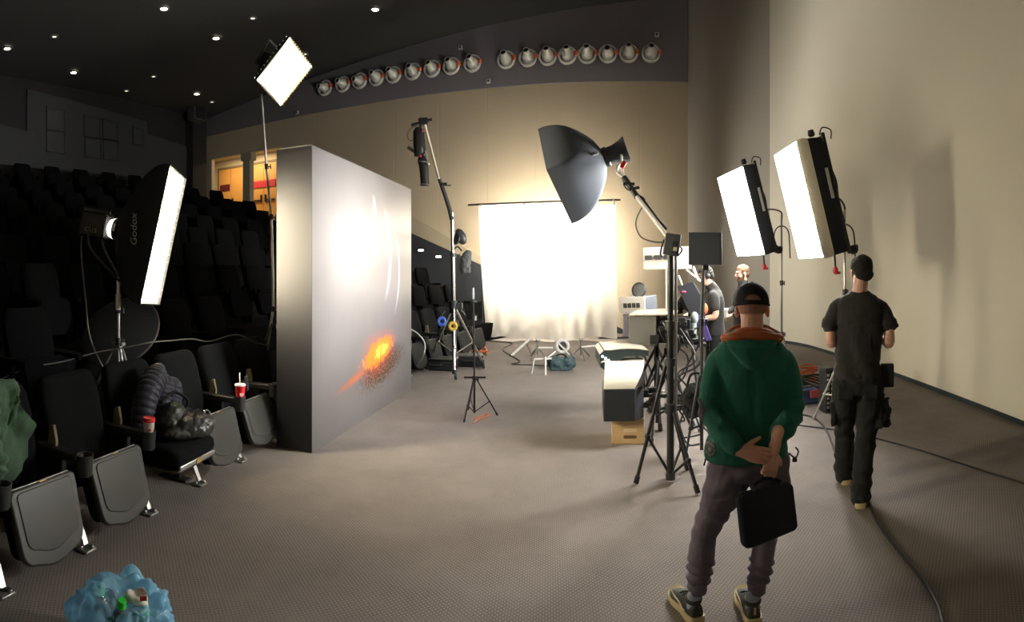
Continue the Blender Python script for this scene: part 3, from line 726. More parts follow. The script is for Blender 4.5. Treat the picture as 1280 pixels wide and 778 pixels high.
m = MB(); m.box2((-.004, .0, .004), (.002, PD, PH - .003)); m.build('end_print', M_PSIDE, t, smooth=0)
m = MB(); m.tube([(0, .0, PH), (0, PD, PH)], .006, 8); m.tube([(0, .0, PH), (PL, 0, PH)], .004, 8); m.build('edge_trim', M_GREYM, t)
# ================================================================ lamps and stands
def frame(px):
    a = (px - 640) / F
    return V((math.cos(a), -math.sin(a), 0)), V((math.sin(a), math.cos(a), 0)), V((0, 0, 1))   # right, away, up as seen in that direction
def leg(t, a, b, r, m, brace=None, name='leg', foot=True):
    mb = MB(t.location); a = V(a); b = V(b); mb.tube([a, b], r, 10)
    if brace is not None:
        mid = a.lerp(b, .62); mb.tube([mid, V(brace)], r * .75, 8); mb.ell(mid, r * 1.7, n=10, m=6)
    if foot: mb.tube([b + (a - b).normalized() * r * 4, b], r * 1.5, 10)
    return mb.build(name, m, t)
def pole(t, pts, rs, m, collars=(), name='pole', mc=None):
    """telescopic pole: sections between the points, each with its own radius"""
    mb = MB(t.location); pts = [V(p) for p in pts]
    for i in range(len(pts) - 1):
        mb.tube([pts[i], pts[i + 1]], rs[i], 14)
    o = mb.build(name, m, t)
    for i in range(1, len(pts)):
        c = MB(t.location); d = (pts[i] - pts[i - 1]).normalized(); r = rs[i - 1] * 1.6
        if i < len(pts) - 1:
            c.tube([pts[i] - d * .05, pts[i] + d * .02], r, 14); s_ = d.cross(V((.3, -1, .1))).normalized(); c.tube([pts[i] - d * .02, pts[i] - d * .02 + s_ * r * 2.2], .008, 8); c.tube([pts[i] - d * .02 + s_ * r * 2.0 - d * .03, pts[i] - d * .02 + s_ * r * 2.0 + d * .03], .009, 8)
            c.build('collar', mc or M_BLACKP, t)
    return o
def softbox(t, c, n, up, w, h, depth, bw, lip, m_body, m_face, inset=.02, name='softbox', bulge=.75, grid=0, skirt=None, skirt_len=0.0, corner=.02, recess=0.0, gm=None):
    """fabric pyramid with a lit front; c is the middle of the front, n where it faces, up its vertical edge"""
    n = V(n).normalized(); y = V(up); y = (y - n * y.dot(n)).normalized(); x = y.cross(n); B = Matrix((x, y, n)).transposed(); c = V(c)
    rings = []
    K = 9
    for k in range(K + 1):
        u = k / K; e = math.sin(u * PI / 2) ** bulge
        ww = bw + (w - bw) * e; hh = bw + (h - bw) * e
        z = -depth + (depth - lip) * u
        ol = rrect(ww, hh, min(ww, hh) * (.5 - .46 * u ** .5) + corner * u * .2, 4)
        # the fabric pulls in a little between the ribs
        rings.append([c + B @ V((px_ * (1 - .05 * u * (1 - min(1, (abs(py_) / (hh / 2)) ** 2)) * (abs(px_) > ww * .3)), py_ * (1 - .05 * u * (1 - min(1, (abs(px_) / (ww / 2)) ** 2)) * (abs(py_) > hh * .3)), z)) for px_, py_ in ol])
    for z in ((-lip * .5, 0) if lip > .001 else ()):
        rings.append([c + B @ V((px_ * (1 - .05 * (1 - min(1, (abs(py_) / (h / 2)) ** 2)) * (abs(px_) > w * .3)), py_ * (1 - .05 * (1 - min(1, (abs(px_) / (w / 2)) ** 2)) * (abs(py_) > h * .3)), z)) for px_, py_ in rrect(w, h, corner, 4)])
    inner = [c + (p - c) * 1.0 - (p - c).normalized() * .012 for p in rings[-1]]
    mb = MB(t.location); mb.loft(rings + [inner, [p - n * (recess + .01) for p in inner]], caps=False)
    mb.f.append(tuple(range(len(rings[0]) - 1, -1, -1)))
    body = mb.build(name, m_body, t, smooth=50)
    mb = MB(t.location); P = []
    for i in range(9):
        row = []
        for j in range(9):
            u, v = i / 8 * 2 - 1, j / 8 * 2 - 1
            kx = 1 - .05 * (1 - v * v) * (abs(u) > .3); ky = 1 - .05 * (1 - u * u) * (abs(v) > .3)
            row.append(c + B @ V((u * (w / 2 - inset) * kx, v * (h / 2 - inset) * ky, -recess - .004 + .025 * (1 - u * u) * (1 - v * v) * (recess < .02))))
        P.append(row)
    mb.grid(P, -.004); face = mb.build('diffuser', m_face, body, smooth=80)
    if grid:
        mb = MB(t.location)
        gx, gy = grid if isinstance(grid, tuple) else (grid, grid)
        for k in range(1, gx): mb.box(c + B @ V(((k / gx * 2 - 1) * (w / 2 - inset), 0, -recess / 2)), (.004, h - inset * 2.2, recess * .9), B)
        for k in range(1, gy): mb.box(c + B @ V((0, (k / gy * 2 - 1) * (h / 2 - inset), -recess / 2)), (w - inset * 2.2, .004, recess * .9), B)
        mb.build('egg_crate', gm or M_BLACKF, body, smooth=0)
    return body, B
# ---------------------------------------------------------------- left lamp: strip softbox facing the panel
WARM = (1, .86, .62); NEUT = (1, .95, .86)
base = at(148, 300, 5.2); base = V((base.x, base.y, RISE))
t = thing('studio_light', 'strip softbox lamp on a silver stand standing behind the front row of seats', 'studio light', base)
r_, a_, u_ = frame(190)
fc = at(206, 298, 5.05); nrm = (-a_ * .33 + r_ * .94 - u_ * .2)
sb, B = softbox(t, fc, nrm, u_ + r_ * .22, .56, 1.26, .46, .15, .05, M_BLACKF, emis('strip_diffuser', WARM, 88), grid=(8, 18), recess=.065, gm=mat('grey_grid_cloth', (.30, .28, .24), .8))
nB = B.col[2]; back = fc - nB * .46
mb = MB(t.location); mb.lathe([(.10, 0), (.105, .015), (.105, .035), (.09, .05)], back - nB * .04, nB, 24); mb.build('speed_ring', M_CHROME, t)
mb = MB(t.location); mb.lathe([(.055, -.02), (.085, .0), (.10, .045), (.095, .05), (.05, .0), (.001, -.01)], back - nB * .09, nB, 24, caps=False); mb.build('reflector_rim', emis('rim_glow', (1, .95, .85), .9), t)  # metal rim; the lamp light on it is put in as emission
Rh = basis(nB, u_)
hb = back - nB * .24
mb = MB(t.location); mb.box(hb, (.22, .24, .26), Rh); head = mb.build('lamp_head', M_BLACKP, t, bevel=.02)
mb = MB(t.location)
for k in range(6): mb.box(hb + Rh @ V((-.1 + .04 * k, .125, 0)), (.012, .012, .22), Rh)
mb.box(hb + Rh @ V((0, .14, -.02)), (.03, .03, .28), Rh); mb.build('handle', M_GREYM, head, bevel=.004)
text('lettering', 'CS15', .06, mat('pale_lettering', (.35, .36, .34), .5), head, hb + Rh @ V((-.114, -.05, 0)) * 1.0 - t.location, Matrix((nB, Rh.col[1], nB.cross(Rh.col[1]))).transposed())
sd = nB.cross(V((0, 0, 1))).normalized()
if sd.dot(V((0, -1, 0))) < 0: sd = -sd
text('lettering', 'Godox', .10, mat('pale_lettering', (.35, .36, .34), .5), sb, fc - nB * .20 + sd * .274 + V((0, 0, .03)) - t.location, Matrix((u_, (-nB - sd * .31).normalized(), u_.cross((-nB - sd * .31).normalized()))).transposed())
yk = at(148, 340, 5.2)
mb = MB(t.location); mb.tube(curve_pts([hb + sd * .15, hb + sd * .15 - V((0, 0, .22)), V((base.x, base.y, yk.z - .06)) + sd * .04, V((base.x, base.y, yk.z - .08))], 5), .011, 8); mb.tube(curve_pts([hb - sd * .15, hb - sd * .15 - V((0, 0, .2)), V((base.x, base.y, yk.z - .06)) - sd * .04], 5), .011, 8); mb.each('yoke_arm', M_GREYM, t)
zc = lambda y, d: EYE + d * (HY - y) / F
bx = V((base.x, base.y, 0))
pole(t, [bx + u_ * .55, bx + u_ * zc(425, 5.2), bx + u_ * zc(385, 5.2), bx + u_ * (yk.z - .08)], [.017, .016, .014], M_STEEL)
mb = MB(t.location); mb.cyl(bx + u_ * zc(388, 5.2), bx + u_ * zc(368, 5.2), .026); mb.cyl(bx + u_ * zc(368, 5.2), bx + u_ * (yk.z - .05), .018); mb.build('clamp', M_WHITE, t)
mb = MB(t.location); mb.box(bx + u_ * zc(430, 5.2), (.14, .05, .03)); mb.build('hub', M_STEEL, t, bevel=.006)
for k, an in enumerate((-2.7, -.5, 1.6)):
    leg(t, bx + u_ * (zc(430, 5.2)) + V((math.cos(an), math.sin(an), 0)) * .03, bx + V((math.cos(an) * .30, math.sin(an) * .30, RISE + .01)), .014, M_STEEL)
mb = MB(); mb.tube(curve_pts([hb - nB * .13, hb - nB * .17 - V((0, 0, .25)), hb - nB * .12 - V((0, 0, .75)), hb - nB * .05 - V((0, 0, 1.15)), bx + V((-.1, .15, RISE + .02))], 8), .008, 8); tag(mb.build('lamp_cable', M_CABLEG, smooth=60), 'grey cable hanging down from the strip softbox lamp head', 'cable')
# dark round reflector disc lying on the seats behind the stand
p = at(150, 428, 5.85); p.z = RISE + .64
t = thing('reflector_disc', 'dark round folded reflector leaning on the seats behind the silver lamp stand', 'reflector', p)
mb = MB(); mb.lathe([(.001, .0), (.42, .0), (.44, .008), (.42, .016), (.001, .016)], (0, 0, 0), (.15, -.75, .65), 36, caps=False); mb.build('disc', M_BLACKF, t); mb = MB(); mb.torus((0, 0, .0), (.15, -.75, .65), .435, .011, 40, 8); mb.build('rim', mat('rim_dark', (.06, .04, .035), .5), t)
# ---------------------------------------------------------------- high square light on the tall stand at the left
d0 = 7.0; base = at(333, 300, d0); base = V((base.x, base.y, RISE))
t = thing('studio_light', 'square grid light on a tall thin stand high under the dark ceiling', 'studio light', base)
r_, a_, u_ = frame(356)
fc = at(356.5, 91, d0 - .25); nrm = r_ * .573 - u_ * .517 - a_ * .634
upv = (r_ * (35) + u_ * 52)
sb, B = softbox(t, fc, nrm, upv, .56, .66, .18, .26, .03, M_BLACKF, emis('square_diffuser', (1, .88, .58), 15), bulge=.6, corner=.01)
nB = B.col[2]
mb = MB(t.location); 
for k in range(1, 14):
    mb.box(fc + B @ V((-.28 + .04 * k, 0, .028)), (.006, .62, .006), B)
for k in range(1, 16): mb.box(fc + B @ V((0, -.33 + .0413 * k, .028)), (.53, .006, .006), B)
mb.build('grid_cloth', mat('amber_grid', (.70, .50, .2), .7), sb, smooth=0)
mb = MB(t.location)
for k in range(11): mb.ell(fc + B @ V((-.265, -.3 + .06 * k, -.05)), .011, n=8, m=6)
mb.each('vent_leak', emis('vent_glow', (1, .95, .85), 1.2), sb)  # emissive beads stand in for lamp light leaking through the vents
hb = fc - nB * .33
mb = MB(t.location); mb.box(hb, (.24, .2, .26), B); head = mb.build('lamp_head', M_BLACKP, t, bevel=.02)
mb = MB(t.location); mb.bar(hb + B @ V((-.16, -.12, -.05)), hb + B @ V((-.16, .22, -.12)), .03, .03); mb.bar(hb + B @ V((-.16, .22, -.12)), hb + B @ V((.0, .24, -.12)), .03, .03); mb.build('handle', M_GREYM, head, bevel=.005)
mb = MB(t.location); mb.box(hb + B @ V((.02, -.12, .08)), (.05, .02, .12), B); mb.build('tag', mat('pale_tag', (.6, .55, .42), .5), head)
bx = V((base.x, base.y, 0)); tp = at(327, 118, d0 - .05)
mb = MB(t.location); mb.tube(curve_pts([hb + B @ V((.14, -.02, 0)), hb + B @ V((.16, -.1, -.02)) - u_ * .1, tp + u_ * .12, tp], 6), .013, 8); mb.tube(curve_pts([hb + B @ V((-.14, -.02, 0)), hb + B @ V((-.14, -.1, -.02)) - u_ * .1, tp + u_ * .1], 6), .013, 8); mb.each('yoke_arm', M_BLACK, t)
pole(t, [bx + u_ * (RISE + .25), at(341.5, 385, d0), at(339, 270, d0), at(333, 207, d0), tp], [.020, .018, .016, .014], M_STEEL)
for an in (.3, 2.4, 4.5):
    leg(t, at(342, 405, d0) + V((math.cos(an), math.sin(an), 0)) * .03, bx + V((math.cos(an) * .32, math.sin(an) * .32, RISE + .01)), .013, M_GREYM)
# ---------------------------------------------------------------- black softbox on the boom in the middle
sbase = fl(838, 604); sd_ = sbase.length
t = thing('studio_light', 'black softbox on a white boom arm above the middle of the floor, seen from behind', 'studio light', sbase)
dS = 5.2; r_, a_, u_ = frame(694)
fc = at(693.5, 220.5, dS); nrm = -r_ * .93 - u_ * .33 + a_ * .16
dAC = (-r_ * .30 + u_ * .95); n_ = nrm.normalized(); dAC = (dAC - n_ * dAC.dot(n_)).normalized(); dBD = n_.cross(dAC)
M_SOFTG = mat('hazed_softbox_fabric', (.12, .142, .18), .75, 0, .4, bump=.15, bscale=60)  # black fabric with bluish lens haze mixed into its colour
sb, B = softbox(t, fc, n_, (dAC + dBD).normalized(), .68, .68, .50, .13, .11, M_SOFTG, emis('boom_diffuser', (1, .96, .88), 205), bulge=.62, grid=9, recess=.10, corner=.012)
back = fc - n_ * .50
Rh = basis(-n_, u_)
mb = MB(t.location); mb.lathe([(.085, -.01), (.095, 0), (.095, .03), (.08, .04)], back, -n_, 24); mb.build('speed_ring', M_GREYM, t)
hb = back - n_ * .15
mb = MB(t.location); mb.loft([[back - n_ * z + Rh @ V((x, y, 0)) for x, y in rrect(w, h, .02)] for z, w, h in ((.03, .15, .14), (.10, .15, .15), (.17, .15, .19), (.22, .16, .24))]); head = mb.build('lamp_head', mat('slate_head', (.06, .07, .088), .5), t, smooth=35, bevel=.006)
mb = MB(t.location); mb.box(back + n_ * .14 - V((0, 0, 0)) + Rh @ V((.0, .02, -.0)) - a_ * .235, (.07, .02, .12), Rh); mb.build('label_patch', mat('pale_patch', (.33, .33, .31), .6), sb, bevel=.004)
b0 = at(770, 205, 4.98); b1 = at(780, 222, 4.9); b2 = at(796, 246, 4.8); b3 = at(835, 297, 4.45)
mb = MB(t.location); mb.tube(curve_pts([hb + Rh @ V((.09, -.05, 0)), at(771, 214, 4.95), b1], 6), .012, 8); mb.tube(curve_pts([hb + Rh @ V((-.09, -.05, 0)), at(777, 208, 4.97), b1], 6), .012, 8); mb.each('yoke_arm', M_WHITE, t)
mb = MB(t.location); mb.box(at(779, 206, 4.93), (.04, .03, .07), Euler((0, .5, 0)).to_matrix()); mb.build('knob', M_RED, t, bevel=.008)
mb = MB(t.location); mb.tube([b1, b2], .028, 12); mb.tube([at(786, 230, 4.85) - r_ * .05, at(786, 230, 4.85) + r_ * .05], .015, 8); mb.tube([at(792, 240, 4.82) - r_ * .04 + u_ * .02, at(792, 240, 4.82) + r_ * .05 + u_ * .04], .014, 8); mb.build('boom_clamp', M_GREYM, t)
mb = MB(t.location); mb.tube([b2, b3], .019, 12); mb.build('boom_arm', M_WHITE, t)
mb = MB(t.location); mb.tube([b2 + r_ * .035, b2.lerp(b3, .55) + r_ * .03, b2.lerp(b3, .8) + r_ * .04], .012, 8); mb.build('boom_cable', M_GREYM, t)
mb = MB(t.location); mb.tube(curve_pts([at(779, 226, 4.88), at(783, 236, 4.85), at(799, 244, 4.8), at(806, 252, 4.76), at(797, 270, 4.7), at(795, 283, 4.7), at(801, 296, 4.6), at(815, 302, 4.5), at(832, 303, 4.4)], 8), .006, 8); mb.build('power_cable', M_CABLE, t)
u_ = V((0, 0, 1)); bx = V((sbase.x, sbase.y, 0))
pole(t, [bx + u_ * .04, bx + u_ * .62, bx + u_ * 1.28, bx + u_ * 2.0], [.030, .027, .024], mat('stand_black', (.02, .022, .024), .35), mc=M_GREYM)
mb = MB(t.location); mb.tube([bx + V((.045, 0, .60)), bx + V((.045, 0, 1.9))], .012, 10); mb.build('crank_rail', M_STEEL, t)
mb = MB(t.location); mb.tube([bx + u_ * 1.97, b3], .024, 10); mb.build('boom_head', M_GREYM, t)
for q_, f_ in enumerate((fl(795, 606), fl(872.5, 619), fl(859, 588))):
    leg(t, bx + u_ * (.98 if q_ == 0 else .60) + (f_ - bx).normalized() * .03, f_ + u_ * .012, .015, M_BLACK, brace=bx + u_ * .06)
mb = MB(t.location); mb.cyl(bx + u_ * .56, bx + u_ * .62, .045); mb.cyl(bx + u_ * .03, bx + u_ * .08, .04); mb.cyl(bx + u_ * .94, bx + u_ * 1.0, .045); mb.each('hub', M_GREYM, t)
mb = MB(t.location); mb.tube([bx + V((-.09, 0, .6)), bx + V((.09, 0, .61))], .012, 8); mb.build('lever', M_GREYM, t)
# grey ballast clipped to the stand top
p = at(840, 306, 4.36); Rb = Euler((.05, .16, -.3)).to_matrix()
t = thing('ballast_box', 'grey power supply box clamped to the top of the black boom stand', 'power supply', p)
mb = MB(); mb.box((0, 0, 0), (.125, .05, .175), Rb); mb.build('body', mat('slate_box', (.08, .09, .108), .5), t, bevel=.01)
mb = MB(); mb.box(Rb @ V((.025, -.028, -.02)), (.05, .012, .10), Rb); mb.build('control_panel', M_GREYM, t, bevel=.004)
mb = MB(); mb.box(Rb @ V((.03, -.036, -.03)), (.03, .006, .03), Rb); mb.build('display', mat('pale_display', (.55, .53, .42), .4), t)
mb = MB(); mb.tube(curve_pts([Rb @ V((-.07, 0, .03)), Rb @ V((-.08, -.01, -.08)), Rb @ V((-.055, -.01, -.11))], 5), .007, 8); mb.tube(curve_pts([Rb @ V((.06, 0, .0)), Rb @ V((.085, -.01, -.03)), Rb @ V((.06, -.01, -.08))], 5), .006, 8); mb.each('clip', M_BLACK, t)
# ---------------------------------------------------------------- black square panel on its own stand
sb0 = fl(877, 573.5); bx = V((sb0.x, sb0.y, 0)); r_, a_, u_ = frame(880)
t = thing('monitor_stand', 'black square panel on a thin light stand beside the green hooded man', 'monitor', sb0)
Rm = Matrix((r_, u_, -a_)).transposed(); c = at(881.5, 311, 4.98)
mb = MB(t.location); mb.box(c, (.30, .295, .035), Rm); mon = mb.build('panel', mat('matt_panel', (.045, .055, .075), .5), t, bevel=.006)
mb = MB(t.location); mb.box(c + Rm @ V((0, 0, .019)), (.27, .265, .004), Rm); mb.build('face', mat('matt_face', (.042, .052, .07), .6), mon)
mb = MB(t.location); mb.box(at(881.5, 334, 5.0), (.06, .04, .06)); mb.cyl(at(879, 339, 5), at(879, 331, 5), .02); mb.build('bracket', M_GREYM, t, bevel=.006)
pole(t, [bx + u_ * .08, bx + u_ * .74, bx + u_ * 1.25, at(879, 335, 5.0)], [.017, .015, .016], M_GREYM)
for f_ in (fl(856, 578), fl(893, 588), fl(889, 560)): leg(t, bx + u_ * .74 + (f_ - bx).normalized() * .03, f_ + u_ * .012, .012, M_GREYM if f_.x < bx.x else M_BLACK, brace=bx + u_ * .30)
# ---------------------------------------------------------------- the two big softboxes at the right
def big_softbox(label, fc, px, w, h, tilt, yaw, skirt, polepx, dpole, feet, ztop):
    """flat box lamp: white front cloth, fabric sides, black back frame, yoke and stand"""
    a = (px - 640) / F; r_, a_, u_ = frame(px)
    pb = at(polepx, 339, dpole); base = V((pb.x, pb.y, 0))
    t = thing('studio_light', label, 'studio light', base)
    n = V((math.cos(yaw), math.sin(yaw), 0)) * math.cos(tilt) - u_ * math.sin(tilt)
    up = u_ * math.cos(tilt) + V((math.cos(yaw), math.sin(yaw), 0)) * math.sin(tilt); x = up.cross(n); B = Matrix((x, up, n)).transposed()
    def ring(z, k=1.0, kk=None): return [fc + B @ V((X * k, Y * (kk or k), z)) for X, Y in rrect(w, h, .035, 4)]
    if skirt:
        mb = MB(t.location); mb.loft([ring(-.13), ring(-.10, 1.012), ring(-.05, 1.015), ring(-.015, 1.0), ring(.0, .97)], caps=False)
        cloth = mb.build('cloth_skirt', mat('cream_cloth', (.72, .68, .56), .85, bump=.5, bscale=26), t, smooth=60); z0 = -.12
    else: z0 = -.003
    mb = MB(t.location); mb.loft([ring(z0, .995), ring(z0 - .05), ring(z0 - .17, .985), ring(z0 - .19, .93), ring(z0 - .20, .6)]); body = mb.build('fabric_body', M_BLACKF, t, smooth=40)
    mb = MB(t.location); P = [[fc + B @ V(((i / 8 - .5) * w * .965, (j / 8 - .5) * h * .975, .0 + .035 * (1 - (i / 4 - 1) ** 2) * (1 - (j / 4 - 1) ** 2))) for j in range(9)] for i in range(9)]
    mb.grid(P, .004); mb.build('diffuser', emis('big_diffuser', (1, .97, .90), 36), t, smooth=80)
    zb = z0 - .20
    mb = MB(t.location)
    for sx_ in (-1, 1): mb.bar(fc + B @ V((sx_ * w * .40, -h * .52, zb - .02)), fc + B @ V((sx_ * w * .40, h * .53, zb - .02)), .035, .035)
    for f_ in (-.48, -.1, .3, .5): mb.bar(fc + B @ V((-w * .4, h * f_, zb - .02)), fc + B @ V((w * .4, h * f_, zb - .02)), .03, .03)
    mb.box(fc + B @ V((0, 0, zb - .05)), (w * .55, h * .6, .07), B); mb.build('back_frame', M_BLACK, t, bevel=.006)
    # the side that faces the camera: which end of local x is nearer
    sgn = -1 if (fc + B @ V((-1, 0, 0))).length < (fc + B @ V((1, 0, 0))).length else 1
    mb = MB(t.location); mb.box(fc + B @ V((sgn * w * .5 * .99, h * .10, z0 - .14)), (.02, .32, .035), B); mb.build('label_strip', mat('pale_strip', (.36, .36, .34), .6), body, bevel=.004)
    mb = MB(t.location); mb.lathe([(.03, 0), (.05, .02), (.05, .07), (.03, .09)], fc + B @ V((sgn * w * .3, -h * .5, zb - .06)), B @ V((0, 0, -1)), 14); mb.lathe([(.025, 0), (.04, .02), (.03, .07)], fc + B @ V((sgn * w * .2, h * .53, zb + .04)), B @ V((0, 1, 0)), 12); mb.tube([fc + B @ V((sgn * w * .3, -h * .5, zb - .03)), fc + B @ V((sgn * w * .3, -h * .48, zb - .16))], .022, 8); mb.each('corner_clamp', M_BLACK, t)
    mb = MB(t.location); s0 = fc + B @ V((sgn * w * .35, h * .52, zb))
    mb.tube(curve_pts([s0, s0 + B @ V((0, .07, -.05)), s0 + B @ V((0, .03, -.14)), s0 + B @ V((0, -.06, -.12))], 6), .007, 8)
    mb.tube(curve_pts([s0 + B @ V((0, -.3, -.03)), s0 + B @ V((.02 * sgn, -.5, -.06)), s0 + B @ V((0, -.7, -.05)), s0 + B @ V((0, -.95, -.06))], 6), .009, 8); mb.build('tie_cord', M_BLACKF, body)
    hd = fc + B @ V((sgn * w * .22, -h * .54, z0 - .10))
    mb = MB(t.location); mb.tube([hd + B @ V((0, .05, 0)), hd - u_ * .12], .011, 8); mb.build('handle_rod', M_BLACK, t)
    mb = MB(t.location); mb.ell(hd - u_ * .13, (.03, .03, .045), n=12, m=8); mb.box(hd - u_ * .155 + r_ * .02, (.06, .03, .03)); mb.build('knob', M_RED, t)
    # yoke: rod out from the back, cable loop, pole
    top = V((base.x, base.y, ztop)); at0 = fc + B @ V((sgn * w * .2, -h * .02, zb - .08))
    mb = MB(t.location); mb.tube(curve_pts([at0, at0.lerp(top, .55) + u_ * .04, top + u_ * .02, top - u_ * .10], 6), .011, 8); mb.build('yoke', M_GREYM, t); mb = MB(t.location); mb.bar(fc + B @ V((0, -h * .3, zb - .05)), V((base.x, base.y, fc.z - h * .42)), .04, .04); mb.build('tilt_arm', M_GREYM, t)
    zl = ztop - .18
    mb = MB(t.location); lp = [top - u_ * .5 - r_ * .10, top - u_ * .30 - r_ * .105, top - u_ * .20 - r_ * .07, top - u_ * .165, top - u_ * .20 + r_ * .07, top - u_ * .30 + r_ * .105, top - u_ * .62 + r_ * .12]
    mb.tube(curve_pts(lp, 6), .009, 8); mb.build('cable_loop', M_GREYM, t)
    pole(t, [base + u_ * .10, base + u_ * (ztop * .33), base + u_ * (ztop * .62), top], [.020, .017, .014], M_STEEL, mc=M_GREYM)
    for f_ in feet: leg(t, base + u_ * .78 + (f_ - base).normalized() * .03, f_ + u_ * .012, .013, M_STEEL, brace=base + u_ * .30)
    return t
fc1 = at(925, 268, 7.75)
def ring_feet(px, d, R, a0):
    b = at(px, 339, d); b.z = 0
    return [b + V((math.cos(a0 + k * 2 * PI / 3) * R, math.sin(a0 + k * 2 * PI / 3) * R, 0)) for k in range(3)]
big_softbox('big softbox with black sides, the farther of the two pointing left over the set', fc1, 925, 1.0, 1.22, .27, PI - .03, False, 977, 7.75, ring_feet(977, 7.75, .42, .4), EYE + 7.75 * (339 - 268) / F)
fc2 = at(997, 255, 6.0)
big_softbox('big softbox with a cream cloth skirt above the man in the black T-shirt', fc2, 996, .74, 1.24, .25, PI - .17, True, 1056, 6.15, [fl(1017, 525), fl(1068, 548), fl(1085, 515)], EYE + 6.15 * (339 - 262) / F)
# ---------------------------------------------------------------- tall silver boom stand by the seats
c0 = fl(568, 469); bx = V((c0.x, c0.y, 0)); dd = c0.length; r_, a_, u_ = frame(566)
t = thing('boom_stand', 'tall silver crank stand with a bent boom between the printed panel and the white cloth', 'light stand', c0)
pole(t, [bx + u_ * .28, at(567, 378, dd), at(566, 318, dd), at(565, 266, dd)], [.038, .034, .028], M_CHROME, mc=M_GREYM)
mb = MB(t.location); mb.tube([at(565, 275, dd), at(562, 262, dd), at(555, 240, dd), at(549, 224, dd)], [.038, .036, .034, .03], 12); mb.build('boom_joint', M_GREYM, t)
mb = MB(t.location); mb.tube([at(549, 226, dd), at(530, 151, dd)], .020, 12); mb.build('boom_arm', mat('cream_enamel', (.68, .64, .52), .4), t)
mb = MB(t.location); mb.tube(curve_pts([at(531, 165, dd - .05), at(538, 185, dd - .05), at(543, 205, dd - .05), at(548, 222, dd - .05)], 5), .010, 8); mb.build('boom_cable', M_CABLEG, t)
mb = MB(t.location); mb.box(at(555, 231, dd) - a_ * .04, (.10, .06, .05)); mb.tube([at(556, 232, dd) - r_ * .06, at(556, 232, dd) + r_ * .10], .010, 8); mb.build('knob', M_BLACKP, t, bevel=.006)
mb = MB(t.location); mb.ell(at(576, 296, dd), (.085, .06, .14), Euler((0, -.45, 0)).to_matrix()); mb.lathe([(.05, 0), (.09, .02), (.09, .05)], at(572, 300, dd), (-.6, -.6, .2), 16); mb.build('crank_winch', M_GREYM, t)
mb = MB(t.location); mb.box(at(572, 383, dd), (.16, .10, .10)); mb.tube([at(572, 383, dd), at(582, 395, dd)], .014, 8); mb.cyl(at(567, 392, dd), at(567, 376, dd), .055); mb.build('hub', M_GREYM, t, bevel=.01)
for f_ in (fl(568, 475), fl(603, 461), fl(537, 459)):
    lg = leg(t, at(567, 386, dd) + (f_ - bx).normalized() * .04, f_ + u_ * .12, .022, M_CHROME, brace=bx + u_ * .34, foot=False)
    mb = MB(t.location); mb.cyl(f_ + u_ * .09, f_ + u_ * .16, .035); mb.lathe([(.03, -.02), (.045, -.012), (.045, .012), (.03, .02)], f_ + u_ * .045 + V((.02, 0, 0)), (1, .3, 0), 16); mb.build('caster', M_GREYM, lg)
p = at(582, 327, dd)
t = thing('sandbag', 'grey weight bag strapped to the middle of the tall silver stand', 'sandbag', p)
mb = MB(); mb.ell((0, 0, 0), (.09, .07, .20), Euler((0, .28, 0)).to_matrix()); mb.box((.02, 0, -.14), (.12, .09, .10)); lumpy(mb, 'bag', mat('grey_bag', (.10, .105, .11), .7), t, .012, 9)
mb = MB(); mb.tube(curve_pts([(-.06, -.02, .17), (-.13, -.02, .24), (-.19, 0, .20)], 5), .012, 8); mb.build('strap', M_BLACKF, t)
# black fixture hanging from the boom tip
p = at(525, 152, dd - .02)
t = thing('hanging_lamp', 'black film lamp rig hanging from the tip of the tall silver boom', 'lamp', p)
def zz(y): return -(y - 152) * dd / F
def xx(x): return (x - 525) * dd / F
mb = MB(); mb.tube([(xx(514), 0, zz(156)), (xx(540), 0, zz(150))], .022, 10); mb.box((xx(530), 0, zz(152)), (.12, .1, .10)); mb.tube([(xx(524), 0, zz(148)), (xx(527), 0, zz(166))], .02, 8); mb.build('cross_bar', M_BLACK, t)
mb = MB(); mb.loft([[(xx(cx) + w * math.cos(2 * PI * k / 12), .07 * math.sin(2 * PI * k / 12), zz(y)) for k in range(12)] for cx, y, w in ((523, 160, .05), (523, 164, .09), (524, 180, .10), (525, 192, .10), (522, 195, .06))]); mb.box((xx(516), 0, zz(188)), (.20, .05, .05), Euler((0, .6, 0)).to_matrix()); mb.build('lamp_head', M_BLACKP, t)
mb = MB(); mb.loft([[(xx(cx) + w * math.cos(2 * PI * k / 12), w * .8 * math.sin(2 * PI * k / 12), zz(y)) for k in range(12)] for cx, y, w in ((527, 195, .05), (528, 200, .075), (530, 212, .075), (531, 228, .07), (531, 232, .075))]); mb.build('barrel', M_BLACKP, t)
mb = MB(); mb.torus((xx(528.5), 0, zz(203)), (.1, 0, 1), .08, .012, 20, 6); mb.torus((xx(531), 0, zz(231)), (.1, 0, 1), .075, .010, 20, 6); mb.tube([(xx(533), -.06, zz(190)), (xx(535), -.06, zz(200))], .018, 8); mb.ell((xx(536), -.05, zz(206)), .028, n=10, m=6); mb.each('clamp_ring', M_STEEL, t)
mb = MB(); mb.tube(curve_pts([(xx(528), 0, zz(158)), (xx(516), 0, zz(158)), (xx(509), 0, zz(168)), (xx(513), 0, zz(176)), (xx(518), 0, zz(172))], 6), .009, 8); mb.build('cable', M_CABLEG, t)
mb = MB(); mb.box((xx(529), -.08, zz(165)), (.03, .03, .05)); mb.box((xx(526), -.07, zz(196)), (.05, .03, .04)); mb.each('knob', mat('dull_red', (.30, .03, .03), .5), t, bevel=.008)
